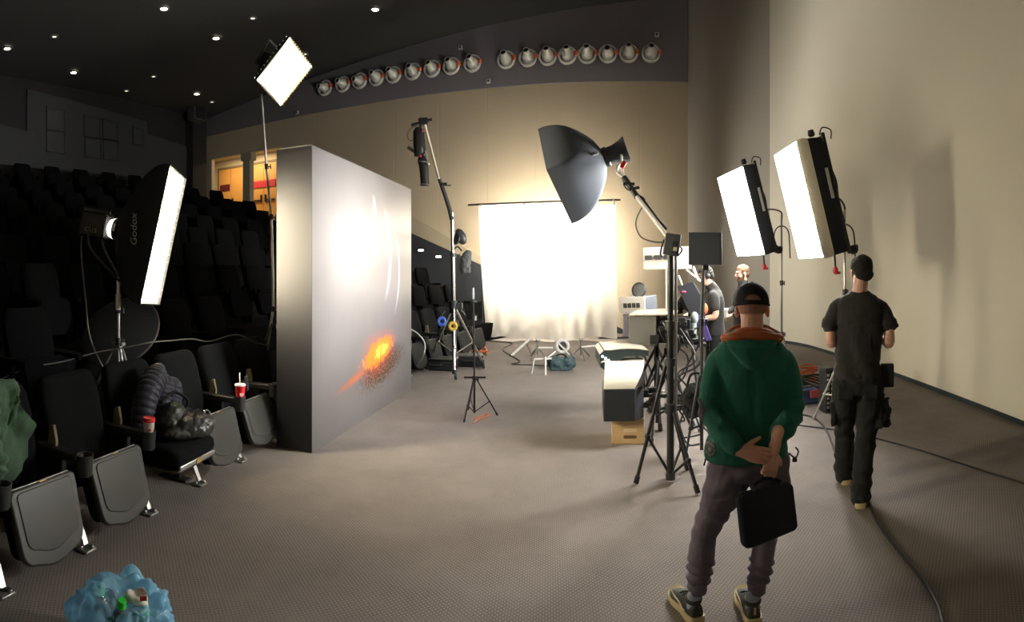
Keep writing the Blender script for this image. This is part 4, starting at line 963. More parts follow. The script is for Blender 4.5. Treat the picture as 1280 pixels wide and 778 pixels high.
# ---------------------------------------------------------------- small black stand in the middle of the floor
c0 = fl(593, 523); bx = V((c0.x, c0.y, 0)); dd = c0.length
t = thing('light_stand', 'small empty black tripod stand in the middle of the carpet', 'light stand', c0)
pole(t, [bx + u_ * .06, bx + u_ * .47, at(592, 395, dd), at(591.5, 372, dd)], [.013, .011, .009], M_BLACK)
mb = MB(t.location); mb.cyl(at(591.5, 374, dd), at(591.5, 360, dd), .012); mb.lathe([(.014, 0), (.014, .02), (.009, .03), (.009, .05)], at(591.5, 368, dd), n=12); mb.box(at(594, 377, dd), (.05, .02, .02)); mb.build('spigot', M_STEEL, t)
mb = MB(t.location); mb.box(at(594, 398, dd), (.03, .02, .05)); mb.build('tape_flag', M_WHITE, t)
mb = MB(t.location); mb.cyl(bx + u_ * .45, bx + u_ * .49, .03); mb.tube([bx + u_ * .47 - r_ * .12, bx + u_ * .47 + r_ * .13], .012, 8); mb.build('hub', M_BLACKP, t)
for f_ in (fl(580, 529), fl(622, 520), fl(585, 513), ): leg(t, bx + u_ * .46 + (f_ - bx).normalized() * .02, f_ + u_ * .008, .0085, M_BLACK, brace=bx + u_ * .07)
mb = MB(); pts = [fl(592, 524), fl(600, 522), fl(606, 519), fl(612, 519), fl(606, 523), fl(598, 525), fl(592, 530)]; mb.tube(curve_pts([p + u_ * .006 for p in pts], 5), .005, 8); tag(mb.build('orange_cord', M_ORANGE), 'short orange cord curled at the foot of the small black stand', 'cord')
# ================================================================ backlit white cloth
dC = 13.6; c0 = fl(686, 425); r_, a_, u_ = frame(686); dC = c0.length
t = thing('backlit_cloth', 'large white diffusion cloth glowing on a frame in front of the beige wall', 'diffusion cloth', c0)
m = bpy.data.materials.new('white_silk'); m.use_nodes = True; nt = m.node_tree; nt.nodes.clear()
o_ = nt.nodes.new('ShaderNodeOutputMaterial'); df = nt.nodes.new('ShaderNodeBsdfDiffuse'); tr = nt.nodes.new('ShaderNodeBsdfTranslucent'); ad = nt.nodes.new('ShaderNodeMixShader')
df.inputs['Color'].default_value = (.85, .83, .78, 1); tr.inputs['Color'].default_value = (.86, .82, .74, 1); ad.inputs[0].default_value = .32
wv = nt.nodes.new('ShaderNodeTexNoise'); wv.inputs['Scale'].default_value = 2.5; tcn = nt.nodes.new('ShaderNodeTexCoord'); bpn = nt.nodes.new('ShaderNodeBump'); bpn.inputs['Strength'].default_value = .3; bpn.inputs['Distance'].default_value = .05
nt.links.new(tcn.outputs['Object'], wv.inputs['Vector']); nt.links.new(wv.outputs['Fac'], bpn.inputs['Height']); nt.links.new(bpn.outputs['Normal'], df.inputs['Normal'])
nt.links.new(df.outputs[0], ad.inputs[1]); nt.links.new(tr.outputs[0], ad.inputs[2]); nt.links.new(ad.outputs[0], o_.inputs['Surface'])
M_SILK = m
px2x = lambda px: (px - 686) / F * dC
top_z = EYE + dC * (HY - 252) / F
P = []
NX, NY = 60, 40
for j in range(NY + 1):
    v = j / NY; row = []
    for i in range(NX + 1):
        u = i / NX
        xl = px2x(598) + .20 * v ** 1.5; xr = px2x(770.5) - .02 * math.sin(v * 7) 
        if v < .12: xl += .10 * (1 - v / .12) ** 2 * 0 ; 
        x = xl + (xr - xl) * u
        z = top_z - .04 - .05 * (math.sin(u * 5 * PI) ** 2) * max(0, 1 - v * 12) - (top_z - .06) * v
        z += .09 * v ** 6 * (.4 + .6 * math.sin(u * 13) * math.sin(u * 5 + 1))
        dpt = .05 * math.sin(u * 17 + 2 * v) * (.2 + v ** 3) + .07 * v ** 5 * math.sin(u * 41 + 3 * math.sin(u * 9)) + .10 * v ** 8 * fbm((u * 9, v * 6, 0), 1)
        row.append(c0 + r_ * x + u_ * max(z, .012) + a_ * (dpt - .25 * v ** 8))
    P.append(row)
mb = MB(t.location); mb.grid(P); mb.build('cloth', M_SILK, t, smooth=180)
rl = at(585, 256.5, dC + .02); rr_ = at(775.5, 250, dC + .02)
mb = MB(t.location); mb.tube([rl, rr_], .022, 10); mb.build('top_rail', M_GREYM, t)
for px in (603, 768): 
    mb = MB(t.location); a = at(px, 339, dC + .25); a.z = 0; mb.tube([a, a + u_ * (top_z - .05)], .02, 10); mb.bar(a - r_ * .4 + u_ * .02, a + r_ * .4 + u_ * .02, .04, .04); mb.tube([a + u_ * (top_z - .06), at(px, 255, dC)], .014, 8); mb.build('upright', M_GREYM, t)
for px in (601, 655, 679, 724, 767):
    mb = MB(t.location); mb.box(at(px, 253.5 + (686 - px) * .03, dC - .03), (.05, .05, .10)); mb.build('spring_clip', M_STEEL, t, bevel=.01)
lc = at(680, 300, dC + 1.15); lc.z = 2.55
area('backlight_lamp', lc, lc - a_, 1.7, 1.3, 430, (1, .93, .80), spread=math.radians(150))
# ---------------------------------------------------------------- low gear on the floor before the cloth
def on_floor(px, py): return fl(px, py)
p = on_floor(703, 447); r_, a_, u_ = frame(703)
t = thing('ring_lamp', 'white ring shaped lamp on a low chrome stand before the glowing cloth', 'lamp', p)
mb = MB(); mb.torus((0, 0, .22), (.1, -1, .1), .115, .035, 28, 10); mb.build('ring', M_WHITE, t)
mb = MB(); mb.lathe([(.08, 0), (.085, .05), (.05, .12), (.02, .14)], (0, .02, .22), (-.1, 1, -.1), 20); mb.build('housing', M_GREYM, t)
for k, (dx, dy) in enumerate(((-.28, -.05), (.24, -.12), (.05, .25))):
    mb = MB(); mb.tube([(0, .05, .22), (dx, dy, .012)], .016, 8); mb.build('leg', M_STEEL, t)
mb = MB(); mb.tube([(-.15, 0, .36), (.13, -.06, .06)], .016, 8); mb.build('tilt_bar', M_WHITE, t)
def low_stand(label, px, py, h, legs, bar=None):
    p = on_floor(px, py); t = thing('low_stand', label, 'light stand', p, 0)
    mb = MB(); mb.tube([(0, 0, .06), (0, 0, h)], .018, 10); mb.build('pole', M_STEEL, t)
    for dx, dy in legs:
        mb = MB(); mb.tube([(0, 0, h * .62), (dx, dy, .012)], .015, 8); mb.build('leg', M_WHITE if dx < -.2 else M_STEEL, t)
    mb = MB(); mb.ell((0, 0, h), (.045, .04, .035), n=14, m=8); mb.box((.03, 0, h - .015), (.06, .03, .03)); mb.build('head', M_STEEL, t)
    if bar: mb = MB(); mb.tube([(0, 0, h * .6), bar], .018, 8); mb.build('arm', M_WHITE, t)
    return t
low_stand('low silver stand with a short white arm, left of the ring lamp', 672, 448, .34, [(-.12, .22), (.17, .1), (-.14, -.26)], (.30, 0, .2))
low_stand('low silver stand with a horizontal arm, right of the ring lamp', 726, 448, .36, [(-.2, .1), (.2, .16), (.03, -.3)], (.38, .02, .24))
p = on_floor(652, 446); t = thing('floor_tube', 'slanting white tube lamp propped on the carpet before the glowing cloth', 'lamp', p)
mb = MB(); mb.tube([(-.20, 0, .02), (.16, .15, .33)], .026, 10); mb.build('tube', M_WHITE, t); mb = MB(); mb.tube([(.10, .12, .25), (.2, .3, .015)], .014, 8); mb.build('prop', M_STEEL, t)
p = on_floor(702, 464); t = thing('sandbag', 'teal grey weight bag slumped on the carpet below the ring lamp', 'sandbag', p)
mb = MB(); mb.box((0, 0.12, .11), (.36, .24, .2)); mb.ell((-.1, .12, .12), (.14, .15, .12)); mb.ell((.12, .12, .12), (.14, .15, .12)); lumpy(mb, 'bag', mat('teal_bag', (.035, .07, .08), .7), t, .015, 8, .012)
mb = MB(); mb.tube(curve_pts([(-.12, .12, .22), (0, .12, .27), (.12, .12, .22)], 5), .012, 8); mb.build('handle', M_BLACKF, t)
p = on_floor(682, 470); t = thing('floor_bracket', 'white forked stand foot on the carpet left of the teal bag', 'stand foot', p)
mb = MB(); mb.tube([(0, 0, .008), (0, .05, .30)], .014, 8); mb.tube([(-.18, .1, .25), (.1, .06, .27)], .016, 8); mb.tube([(-.18, .1, .25), (-.22, .12, .01)], .012, 8); mb.build('frame', M_WHITE, t)
# cases and cables by the silver stand
def case(label, px, py, w, d, h, rz, m_=None):
    p = on_floor(px, py); t = thing('equipment_case', label, 'case', p, rz)
    mb = MB(); mb.box((0, d / 2, h * .42), (w, d, h * .82)); mb.build('body', m_ or M_BLACKF, t, bevel=.025)
    mb = MB(); mb.box((0, d / 2, h * .9), (w * 1.01, d * 1.01, h * .18)); mb.build('lid', M_BLACKP, t, bevel=.02)
    mb = MB(); mb.tube(curve_pts([(-.1, -.01, h * .6), (-.08, -.04, h * .55), (.08, -.04, h * .55), (.1, -.01, h * .6)], 4), .01, 8); mb.build('handle', M_GREYM, t)
    return t
case('flat black equipment case on the floor left of the silver stand', 545, 464, .62, .42, .20, -.10)
case('flat black equipment case on the floor right of the silver stand', 586, 459, .52, .40, .20, .12)
case('small black equipment case behind the silver stand', 556, 448, .46, .34, .30, .0)
mb = MB(); rng = random.Random(3); pts = [on_floor(574, 446)]
for k in range(26): pts.append(on_floor(572 + 34 * rng.random() + k * .3, 432 + 12 * rng.random()) + u_ * (.02 + .05 * rng.random()))
mb.tube(curve_pts(pts, 5), .012, 6); tag(mb.build('orange_cord', M_ORANGE), 'tangled orange power cord behind the small black stand', 'cord')
mb = MB(); mb.tube(curve_pts([on_floor(x, y) + u_ * .012 for x, y in ((600, 428), (616, 427), (640, 430), (628, 438), (650, 452), (640, 456), (660, 457), (690, 458))], 6), .010, 6); tag(mb.build('floor_cable', M_CABLE), 'dark cable loop on the carpet left of the low stands', 'cable')
mb = MB(); mb.tube(curve_pts([at(512, 411, 8.1), at(523, 418, 8.1), at(531, 430, 8.1), at(529, 445, 8.0), fl(519, 461) + u_ * .01], 8), .009, 8); tag(mb.build('white_cable', mat('pale_cable', (.5, .5, .46), .5)), 'pale cable looping to the floor behind the far edge of the printed panel', 'cable')
# blue and yellow tape rolls hung on the silver stand
for nm, lb, px, py, cl in (('blue_tape', 'blue tape roll hanging on the leg of the tall silver stand', 552, 402, (.03, .09, .42)), ('yellow_tape', 'yellow tape roll hanging on the tall silver stand', 566, 408, (.5, .33, .05))):
    p = at(px, py, 8.85); t = thing(nm, lb, 'tape', p); mb = MB(); mb.torus((0, 0, 0), (.3, -1, .2), .055, .028, 20, 8); mb.build('roll', mat(nm, cl, .5), t)
    mb = MB(); mb.tube(curve_pts([(0, 0, .05), (.02, 0, .12), (.05, .05, .16)], 4), .006, 6); mb.build('hook', M_GREYM, t)
# ---------------------------------------------------------------- white vented light banks at the right
def vents(mb, c, R, w, n, h, d=.02):
    for k in range(n): mb.box(c + R @ V(((k - (n - 1) / 2) * w * 1.25, 0, d)), (w, h, .02), R)
d1 = 6.3; r_, a_, u_ = frame(832)
Rf = Matrix((r_, u_, -a_)).transposed()
p = at(834, 323, d1); t = thing('light_bank', 'white vented light bank behind the grey power supply box', 'light bank', V((p.x, p.y, 0)))
mb = MB(t.location); mb.box(p, (.54, .255, .12), Rf @ Euler((0, -.12, .02)).to_matrix()); mb.build('body', M_WHITE, t, bevel=.01)
mb = MB(t.location); vents(mb, at(823, 322, d1), Rf @ Euler((0, -.12, .02)).to_matrix(), .085, 3, .05, .062); vents(mb, at(857, 319, d1), Rf @ Euler((0, -.12, .02)).to_matrix(), .06, 1, .07, .066); mb.each('vent', mat('vent_dark', (.06, .06, .055), .6), t, bevel=.008)
bx = V((p.x, p.y, 0)); pole(t, [bx + u_ * .1, bx + u_ * .8, p - u_ * .13], [.024, .02], M_STEEL)
for f_ in ring_feet(834, d1, .42, 1.0): leg(t, bx + u_ * .8, f_ + u_ * .012, .014, M_GREYM, brace=bx + u_ * .25)
d2 = 7.0; r_, a_, u_ = frame(800)
p = at(790, 381, d2); Ry = Matrix((r_, u_, -a_)).transposed() @ Euler((0, -.5, .06)).to_matrix()
bx = V((p.x, p.y, 0)) + a_ * .15 + r_ * .12
t = thing('light_bank', 'white fronted vented light bank with a round reflector on top, beside the glowing cloth', 'light bank', bx)
mb = MB(t.location); mb.box(p + Ry @ V((0, 0, -.17)), (.37, .19, .34), Ry); mb.build('body', mat('slate_box', (.05, .055, .065), .5), t, bevel=.008)
mb = MB(t.location); mb.box(p, (.375, .20, .02), Ry); mb.build('front', M_WHITE, t, bevel=.005)
mb = MB(t.location); vents(mb, p + Ry @ V((0, -.01, 0)), Ry, .05, 4, .06, .012); mb.each('vent', mat('vent_dark', (.06, .06, .055), .6), t, bevel=.006)
q = at(800, 363, d2 + .1); mb = MB(t.location); mb.lathe([(.001, .0), (.09, .01), (.10, .04), (.08, .055), (.001, .05)], q, (-.55, -.8, .1), 22); mb.build('reflector', M_GREYM, t); mb = MB(t.location); mb.tube([q, at(802, 374, d2 + .1)], .012, 8); mb.build('reflector_post', M_GREYM, t)
pole(t, [bx + u_ * .1, bx + u_ * .7, V((bx.x, bx.y, p.z - .09))], [.024, .02], M_STEEL)
for k in range(3):
    an = .6 + k * 2 * PI / 3; leg(t, bx + u_ * .7, bx + V((math.cos(an) * .4, math.sin(an) * .4, .012)), .014, M_GREYM)
p = on_floor(787, 422.5); r_, a_, u_ = frame(781); t = thing('equipment_case', 'tall pale lilac case standing on the floor right of the glowing cloth', 'case', p, -.2)
mb = MB(); mb.box((.04, .2, .31), (.42, .4, .62)); mb.build('body', mat('lilac_case', (.34, .32, .38), .6), t, bevel=.015); mb = MB(); mb.box((.04, .2, .585), (.43, .41, .05)); mb.build('lid', mat('lilac_case2', (.28, .26, .32), .5), t, bevel=.01)
mb = MB(); mb.tube([(-.05, -.01, .52), (-.05, -.03, .50), (.12, -.03, .50), (.12, -.01, .52)], .01, 8); mb.build('handle', M_GREYM, t)
# grey box with a pale curved top and electronics at its side
d3 = 6.0; r_, a_, u_ = frame(805); p0 = at(803, 414, d3); Rg = Matrix((r_, a_, u_)).transposed() @ Euler((0, 0, -.10)).to_matrix()
bx = V((p0.x, p0.y, 0)) + a_ * .3 + r_ * .16
t = thing('control_box', 'grey box with a pale curved top and dark electronics on crossed tripod legs', 'equipment box', bx)
mb = MB(t.location); mb.box(p0 + Rg @ V((0, .35, 0)), (.30, .70, .32), Rg); mb.build('body', mat('warm_grey_box', (.14, .14, .128), .55), t, bevel=.006)
mb = MB(t.location); P = [[p0 + Rg @ V((-.15 + .52 * i / 10, -.01 + .70 * j / 6, .162 + .03 * math.sin(i / 10 * PI / 2) * (.4 + .6 * j / 6))) for j in range(7)] for i in range(11)]; mb.grid(P, .012); mb.build('top_plate', mat('pale_top', (.50, .46, .37), .3), t, smooth=60)
mb = MB(t.location); rng = random.Random(5)
mb.box(p0 + Rg @ V((.34, .35, -.01)), (.36, .55, .26), Rg)
for k in range(14): mb.box(p0 + Rg @ V((.18 + .36 * rng.random(), .02 + .05 * rng.random(), -.13 + .26 * rng.random())), (.05 + .05 * rng.random(), .06, .03 + .04 * rng.random()), Rg)
el = mb.build('electronics', M_BLACKP, t, bevel=.006)
mb = MB(t.location)
for k in range(7):
    a = p0 + Rg @ V((.16 + .05 * k, -.01, .08 * math.sin(k))); mb.tube(curve_pts([a, a + Rg @ V((.02, -.07, .03)), a + Rg @ V((.06, -.06, -.06)), a + Rg @ V((.08, .02, -.10))], 4), .009, 6)
mb.each('patch_cable', M_CABLE, el)
mb = MB(t.location); mb.box(p0 + Rg @ V((.13, -.006, -.09)), (.10, .015, .10), Rg); mb.box(p0 + Rg @ V((.30, -.01, -.07)), (.09, .02, .08), Rg); mb.each('socket_panel', M_BLACK, el, bevel=.004)
pole(t, [bx + u_ * .25, V((bx.x, bx.y, p0.z - .16))], [.028], M_GREYM)
for k in range(3):
    an = .35 + k * 2 * PI / 3; f_ = bx + V((math.cos(an) * .46, math.sin(an) * .46, .012)); leg(t, V((bx.x, bx.y, p0.z - .2)), f_, .017, M_BLACK if k else M_STEEL, brace=bx + u_ * .30)
# curved light unit standing on the apple box
r_, a_, u_ = frame(786); base = fl(785, 556); Rg = Matrix((r_, a_, u_)).transposed()
t = thing('apple_box', 'pale wooden apple box on the carpet carrying the curved light unit', 'wooden box', base)
M_PLY = mat('pale_plywood', (.52, .37, .19), .55, vary=.12, vscale=18)
mb = MB(); 
mb.box(Rg @ V((0, .17, .125)), (.32, .34, .25), Rg); mb.build('body', M_PLY, t, bevel=.006)
mb = MB(); mb.prism(rrect(.13, .032, .015), 0, .004, Matrix((Rg.col[0], Rg.col[2], -Rg.col[1])).transposed(), Rg @ V((.02, .0, .075))); mb.build('hand_hole', mat('hole_dark', (.12, .07, .03), .8), t, smooth=0)
mb = MB(); mb.prism(rrect(.13, .03, .008), 0, .004, Matrix((Rg.col[0], Rg.col[2], -Rg.col[1])).transposed(), Rg @ V((.02, 0, .14))); mb.build('paper_label', mat('pale_label', (.62, .50, .33), .6), t, smooth=0)
u0 = at(774, 507, 5.30); base2 = V((u0.x, u0.y, .252))
t = thing('curved_light_unit', 'dark light unit with white curved reflector and rounded top, stacked on the apple box', 'light unit', base2)
Rq = Rg @ Euler((0, 0, .08)).to_matrix()
mb = MB(t.location); bot = .255; tp = zc(487, 5.3)
pl = [(-.15, 0), (.15, 0), (.25, .12), (.25, .42), (-.15, .42)]
mb.prism(pl, bot, tp, Matrix((Rq.col[0], Rq.col[1], V((0, 0, 1)))).transposed(), V((u0.x, u0.y, 0))); mb.build('base_box', mat('slate_dark_box', (.022, .025, .032), .5), t, bevel=.006)
ztop = zc(452, 5.5)
P = []
for i in range(13):
    v = i / 12; a = v * PI / 2
    y = .02 + .40 * (1 - math.cos(a)) ; z = tp + (ztop - tp) * math.sin(a) ** 1.0
    P.append([V((u0.x, u0.y, 0)) + Rq @ V((-.15 + .03 * v + (.30 + .10 * math.sin(v * PI * .6)) * j / 8, y, 0)) + u_ * z for j in range(9)])
mb = MB(t.location); mb.grid(P, .012); mb.build('reflector', mat('white_reflector', (.82, .80, .72), .3), t, smooth=80)
mb = MB(t.location); mb.prism([(.04, tp), (.40, tp), (.41, ztop)] + [(.02 + .40 * (1 - math.cos(k / 6 * PI / 2)), tp + (ztop - tp) * math.sin(k / 6 * PI / 2)) for k in range(5, 0, -1)], .24, .255, Matrix((Rq.col[1], V((0, 0, 1)), Rq.col[0])).transposed(), V((u0.x, u0.y, 0))); mb.build('side_cheek', M_BLACK, t)
# rounded lamp top: slab whose left flank curves down
mb = MB(t.location); prof = []
zt = zc(436, 5.8)
top = [(-.10 + .42 * k / 10, zt + .02 * math.sin(k / 10 * PI)) for k in range(11)]
prof = [(-.17, zt - .16), (-.18, zt - .03), (-.14, zt + .005)] + top[1:] + [(.32, zt - .05), (.08, zt - .055), (.0, zt - .10), (-.05, zt - .16), (-.11, zt - .20)]
mb.loft([[V((u0.x, u0.y, 0)) + Rq @ V((x - (y - .3) * .06, y, 0)) + u_ * z for x, z in prof] for y in (.30, .95)]); sl = mb.build('lamp_top', mat('teal_dark_lamp', (.035, .055, .06), .4), t, smooth=35)
mb = MB(t.location); P = [[V((u0.x, u0.y, 0)) + Rq @ V((x - (y - .3) * .06, y, 0)) + u_ * (z + .004) for y in (.30, .5, .7, .95)] for x, z in [(-.13, zt + .006)] + top[1:-1] + [(.315, zt - .0)]]
mb.grid(P, .006); mb.build('pale_cover', mat('pale_cover', (.46, .44, .37), .35), sl, smooth=60)
mb = MB(t.location)
for k in range(5):
    fx = k / 4; x = -.15 + .12 * fx; z = zt - .05 - .08 * fx
    mb.ell(V((u0.x, u0.y, 0)) + Rq @ V((x, .297, 0)) + u_ * z, .012, n=8, m=6)
mb.each('indicator', emis('led_dot', (1, 1, .95), 2.5), sl)
mb = MB(t.location); mb.tube(curve_pts([V((u0.x, u0.y, 0)) + Rq @ V((-.165 + .18 * fx, .292, 0)) + u_ * (zt - .11 - .09 * fx + .05 * math.sin(fx * PI)) for fx in (0, .25, .5, .75, 1)], 4), .008, 8); mb.build('edge_light', M_WHITE, sl)
mb = MB(t.location); rng = random.Random(9)
for k in range(9): mb.box(V((u0.x, u0.y, 0)) + Rq @ V((.26 + .12 * rng.random(), .12 + .25 * rng.random(), 0)) + u_ * (tp - .22 + .22 * rng.random()), (.06, .07, .05), Rq)
mb.each('connector', M_BLACKP, t, bevel=.006)
# crossed black stand behind it, and the hanging bags and cables between the stands
d4 = 5.75; bx = V((at(822, 339, d4).x, at(822, 339, d4).y, 0))
t = thing('light_stand', 'black crossed-leg tripod between the curved light unit and the boom stand', 'light stand', bx)
pole(t, [bx + u_ * .12, bx + u_ * .60, bx + u_ * .80], [.024, .02], M_BLACK)
for k in range(3):
    an = .1 + k * 2 * PI / 3; leg(t, bx + u_ * .78, bx + V((math.cos(an) * .40, math.sin(an) * .40, .012)), .015, M_BLACK, brace=bx + u_ * .2)
mb = MB(t.location); mb.bar(bx + u_ * .40 - r_ * .25, bx + u_ * .40 + r_ * .35, .03, .03); mb.build('cross_bar', M_BLACK, t, bevel=.004)
p = at(866, 503, 5.1)
t = thing('sandbag', 'black weight bag hanging among the tripod legs behind the green hooded man', 'sandbag', p)
mb = MB(); mb.ell((0, 0, 0), (.12, .10, .15)); mb.ell((.03, .02, .06), (.12, .1, .12)); lumpy(mb, 'bag', M_BLACKF, t, .02, 9)
mb = MB(); mb.tube(curve_pts([(-.06, 0, .13), (-.02, 0, .25), (.06, 0, .26), (.08, 0, .14)], 5), .012, 8); mb.build('strap', M_BLACKF, t)
for k in range(4):
    rng = random.Random(20 + k); pts = []
    for j in range(7): pts.append(at(838 + 40 * rng.random(), 395 + 24 * j + 14 * rng.random(), 5.3 + .25 * k + .2 * rng.random()))
    pts[-1].z = .012; pts[-2].z = .05
    mb = MB(); mb.tube(curve_pts(pts, 6), .010, 6); tag(mb.build('hanging_cable', M_CABLE), 'black cable hanging in loops among the stands left of the green hooded man', 'cable', 'cables among the stands')
# film camera rig with its dark covers
dR = 6.5; p = at(862, 375, dR); r_, a_, u_ = frame(862); bx = V((p.x, p.y, 0)); Rc = Matrix((r_, a_, u_)).transposed()
t = thing('film_camera', 'dark film camera rig on a tripod in front of the bare-armed crew member', 'camera', bx)
mb = MB(t.location); mb.box(p + Rc @ V((0, .1, -.02)), (.26, .34, .22), Rc @ Euler((0, .55, 0)).to_matrix()); mb.box(p + Rc @ V((.08, .05, -.18)), (.2, .3, .12), Rc); mb.build('body', M_BLACKP, t, bevel=.015)
mb = MB(t.location); mb.prism([(-.16, .16), (.02, .22), (.16, -.02), (.14, -.34), (.06, -.34)], -.02, .02, Matrix((r_, u_, -a_)).transposed(), p + Rc @ V((.02, -.12, 0))); mb.build('matte_box_flag', mat('navy_flag', (.016, .018, .026), .6), t, bevel=.006)
mb = MB(t.location); mb.ell(at(855, 365, dR - .16), (.03, .01, .012)); mb.build('pink_mark', mat('pink_mark', (.5, .05, .16), .5), t)
mb = MB(t.location); mb.cyl(at(846, 378, dR), at(846, 392, dR), .09, 20, .07); mb.lathe([(.09, 0), (.1, .03), (.09, .06)], at(846, 381, dR) - u_ * .03, n=20); mb.build('lens', M_GREYM, t)
mb = MB(t.location); mb.tube([at(842, 340, dR), at(842, 378, dR)], .02, 10); mb.tube([at(848, 345, dR), at(868, 398, dR - .1)], .012, 8); mb.tube([at(858, 338, dR), at(875, 352, dR)], .012, 8); mb.tube([at(866, 334, dR), at(872, 350, dR)], .018, 8); mb.each('rig_rod', M_STEEL, t)
mb = MB(t.location); mb.ell(at(868, 398, dR - .15), (.05, .05, .075)); mb.cyl(at(866, 404, dR - .15), at(867, 424, dR - .15), .05, 16, .03); mb.build('silver_canister', mat('pale_aqua_metal', (.42, .50, .50), .35, .3), t)
mb = MB(t.location); mb.prism([(-.10, .10), (.02, .14), (.13, -.16), (.06, -.18)], -.02, .02, Matrix((r_, u_, -a_)).transposed(), at(876, 408, dR - .15)); mb.build('purple_cloth', mat('purple_cloth', (.07, .05, .19), .8), t, bevel=.01)
mb = MB(t.location); rng = random.Random(31)
for k in range(16): mb.box(at(848 + 30 * rng.random(), 398 + 34 * rng.random(), dR - .1 + .2 * rng.random()), (.05 + .08 * rng.random(), .06, .03 + .05 * rng.random()), Rc)
mb.each('accessory', M_BLACKP, t, bevel=.006)
mb = MB(t.location); mb.cyl(bx + u_ * .85, p - u_ * .2, .05, 14); mb.box(bx + u_ * .9, (.3, .3, .04)); mb.build('tripod_head', M_GREYM, t, bevel=.01)
for k in range(3):
    an = .5 + k * 2 * PI / 3; leg(t, bx + u_ * .86 + V((math.cos(an) * .1, math.sin(an) * .1, 0)), bx + V((math.cos(an) * .5, math.sin(an) * .5, .012)), .022, M_STEEL if k == 0 else M_GREYM)
# ---------------------------------------------------------------- gear behind the walking man
p = on_floor(1013, 507); r_, a_, u_ = frame(1013)
t = thing('battery_box', 'blue and red battery box in the tangle of gear between the two men', 'battery', p)
mb = MB(); mb.box((0, .15, .10), (.30, .22, .19)); mb.build('body', mat('blue_box', (.03, .07, .18), .5), t, bevel=.015); mb = MB(); mb.box((.08, .03, .13), (.12, .03, .1)); mb.build('red_panel', mat('faded_red', (.42, .07, .07), .5), t, bevel=.006); mb = MB(); mb.box((-.06, .04, .16), (.10, .04, .06)); mb.box((0, .12, .205), (.2, .03, .03)); mb.build('handle', M_GREYM, t, bevel=.006)
mb = MB(); rng = random.Random(8); pts = []
for k in range(30):
    a = k * 1.05; R0 = .14 + .05 * rng.random(); c = on_floor(1008, 478); pts.append(c + V((math.cos(a) * R0, math.sin(a) * R0 * .8, .03 + .22 * abs(math.sin(k * .37)))))
mb.tube(curve_pts(pts, 5), .011, 6); tag(mb.build('orange_cord', M_ORANGE), 'orange cord coiled on the gear beside the walking man', 'cord')
mb = MB(); pts = []
for k in range(26):
    a = k * .9; R0 = .17 + .06 * rng.random(); c = on_floor(1018, 487); pts.append(c + V((math.cos(a) * R0, math.sin(a) * R0 * .8, .02 + .16 * abs(math.sin(k * .5)))))
mb.tube(curve_pts(pts, 5), .012, 6); tag(mb.build('black_cable_coil', M_CABLE), 'heap of black cable beside the orange cord and the battery box', 'cable')
p = on_floor(1036, 517); t = thing('power_distributor', 'black upright rack of sockets standing on end beside the walking man\'s leg', 'power rack', p)
mb = MB(); mb.box((.02, .08, .26), (.12, .16, .50)); mb.build('body', M_BLACK, t, bevel=.01); mb = MB()
for k in range(8):
    for j in (-.03, .03): mb.box((j + .02, -.003, .07 + .055 * k), (.03, .012, .03))
mb.each('socket', M_STEEL, t, bevel=.003)
mb = MB(); mb.box((.02, .08, .525), (.13, .17, .03)); mb.build('cap', M_GREYM, t, bevel=.006)
# floor cables at the right
def cable(label, pts, r, name='floor_cable', m_=None):
    mb = MB(); mb.tube(curve_pts([fl(x, y) + u_ * r for x, y in pts], 8), r, 8); return tag(mb.build(name, m_ or M_CABLE), label, 'cable')
cable('thick black cable snaking from the walking man to the bottom edge of the picture', ((1082, 612), (1090, 640), (1098, 657), (1112, 677), (1128, 697), (1145, 717), (1160, 737), (1171, 757), (1177, 775), (1182, 800), (1190, 840)), .011)
cable('thin black cable running across the carpet to the right edge behind the walking man', ((985, 531), (1010, 534), (1040, 538), (1075, 544), (1110, 553), (1150, 564), (1190, 577), (1230, 590), (1262, 600), (1300, 612)), .008)
cable('short black cable bending towards the walking man\'s foot', ((998, 519), (1014, 522), (1026, 530), (1034, 541), (1040, 556), (1046, 575), (1052, 592)), .010)
# small white marker at the foot of the screen and one silver tape piece
p = fl(1252, 518.5); t = thing('screen_marker', 'small white upright tag at the foot of the screen near the right edge', 'tag', p)
mb = MB(); mb.box((0, 0, .035), (.012, .02, .07)); mb.build('plate', M_WHITE, t, bevel=.002); mb = MB(); mb.box((0, 0, .004), (.05, .05, .008)); mb.build('foot', M_WHITE, t, bevel=.002)
# ================================================================ blue bag of empty bottles in the corner
pb = fl(150, 815); r_, a_, u_ = frame(150); Rk = Matrix((r_, a_, u_)).transposed()
t = thing('plastic_bag', 'crumpled translucent blue plastic bag full of empty bottles on the carpet', 'bag', pb)
m = bpy.data.materials.new('blue_film'); m.use_nodes = True; nt = m.node_tree; b = nt.nodes['Principled BSDF']
b.inputs['Base Color'].default_value = (.38, .68, .90, 1); b.inputs['Roughness'].default_value = .14; b.inputs['Specular IOR Level'].default_value = .8
tr = nt.nodes.new('ShaderNodeBsdfTranslucent'); tr.inputs['Color'].default_value = (.40, .75, .96, 1); tp_ = nt.nodes.new('ShaderNodeBsdfTransparent'); tp_.inputs['Color'].default_value = (.55, .82, .97, 1)
m1 = nt.nodes.new('ShaderNodeMixShader'); m1.inputs[0].default_value = .45; m2 = nt.nodes.new('ShaderNodeMixShader'); m2.inputs[0].default_value = .42
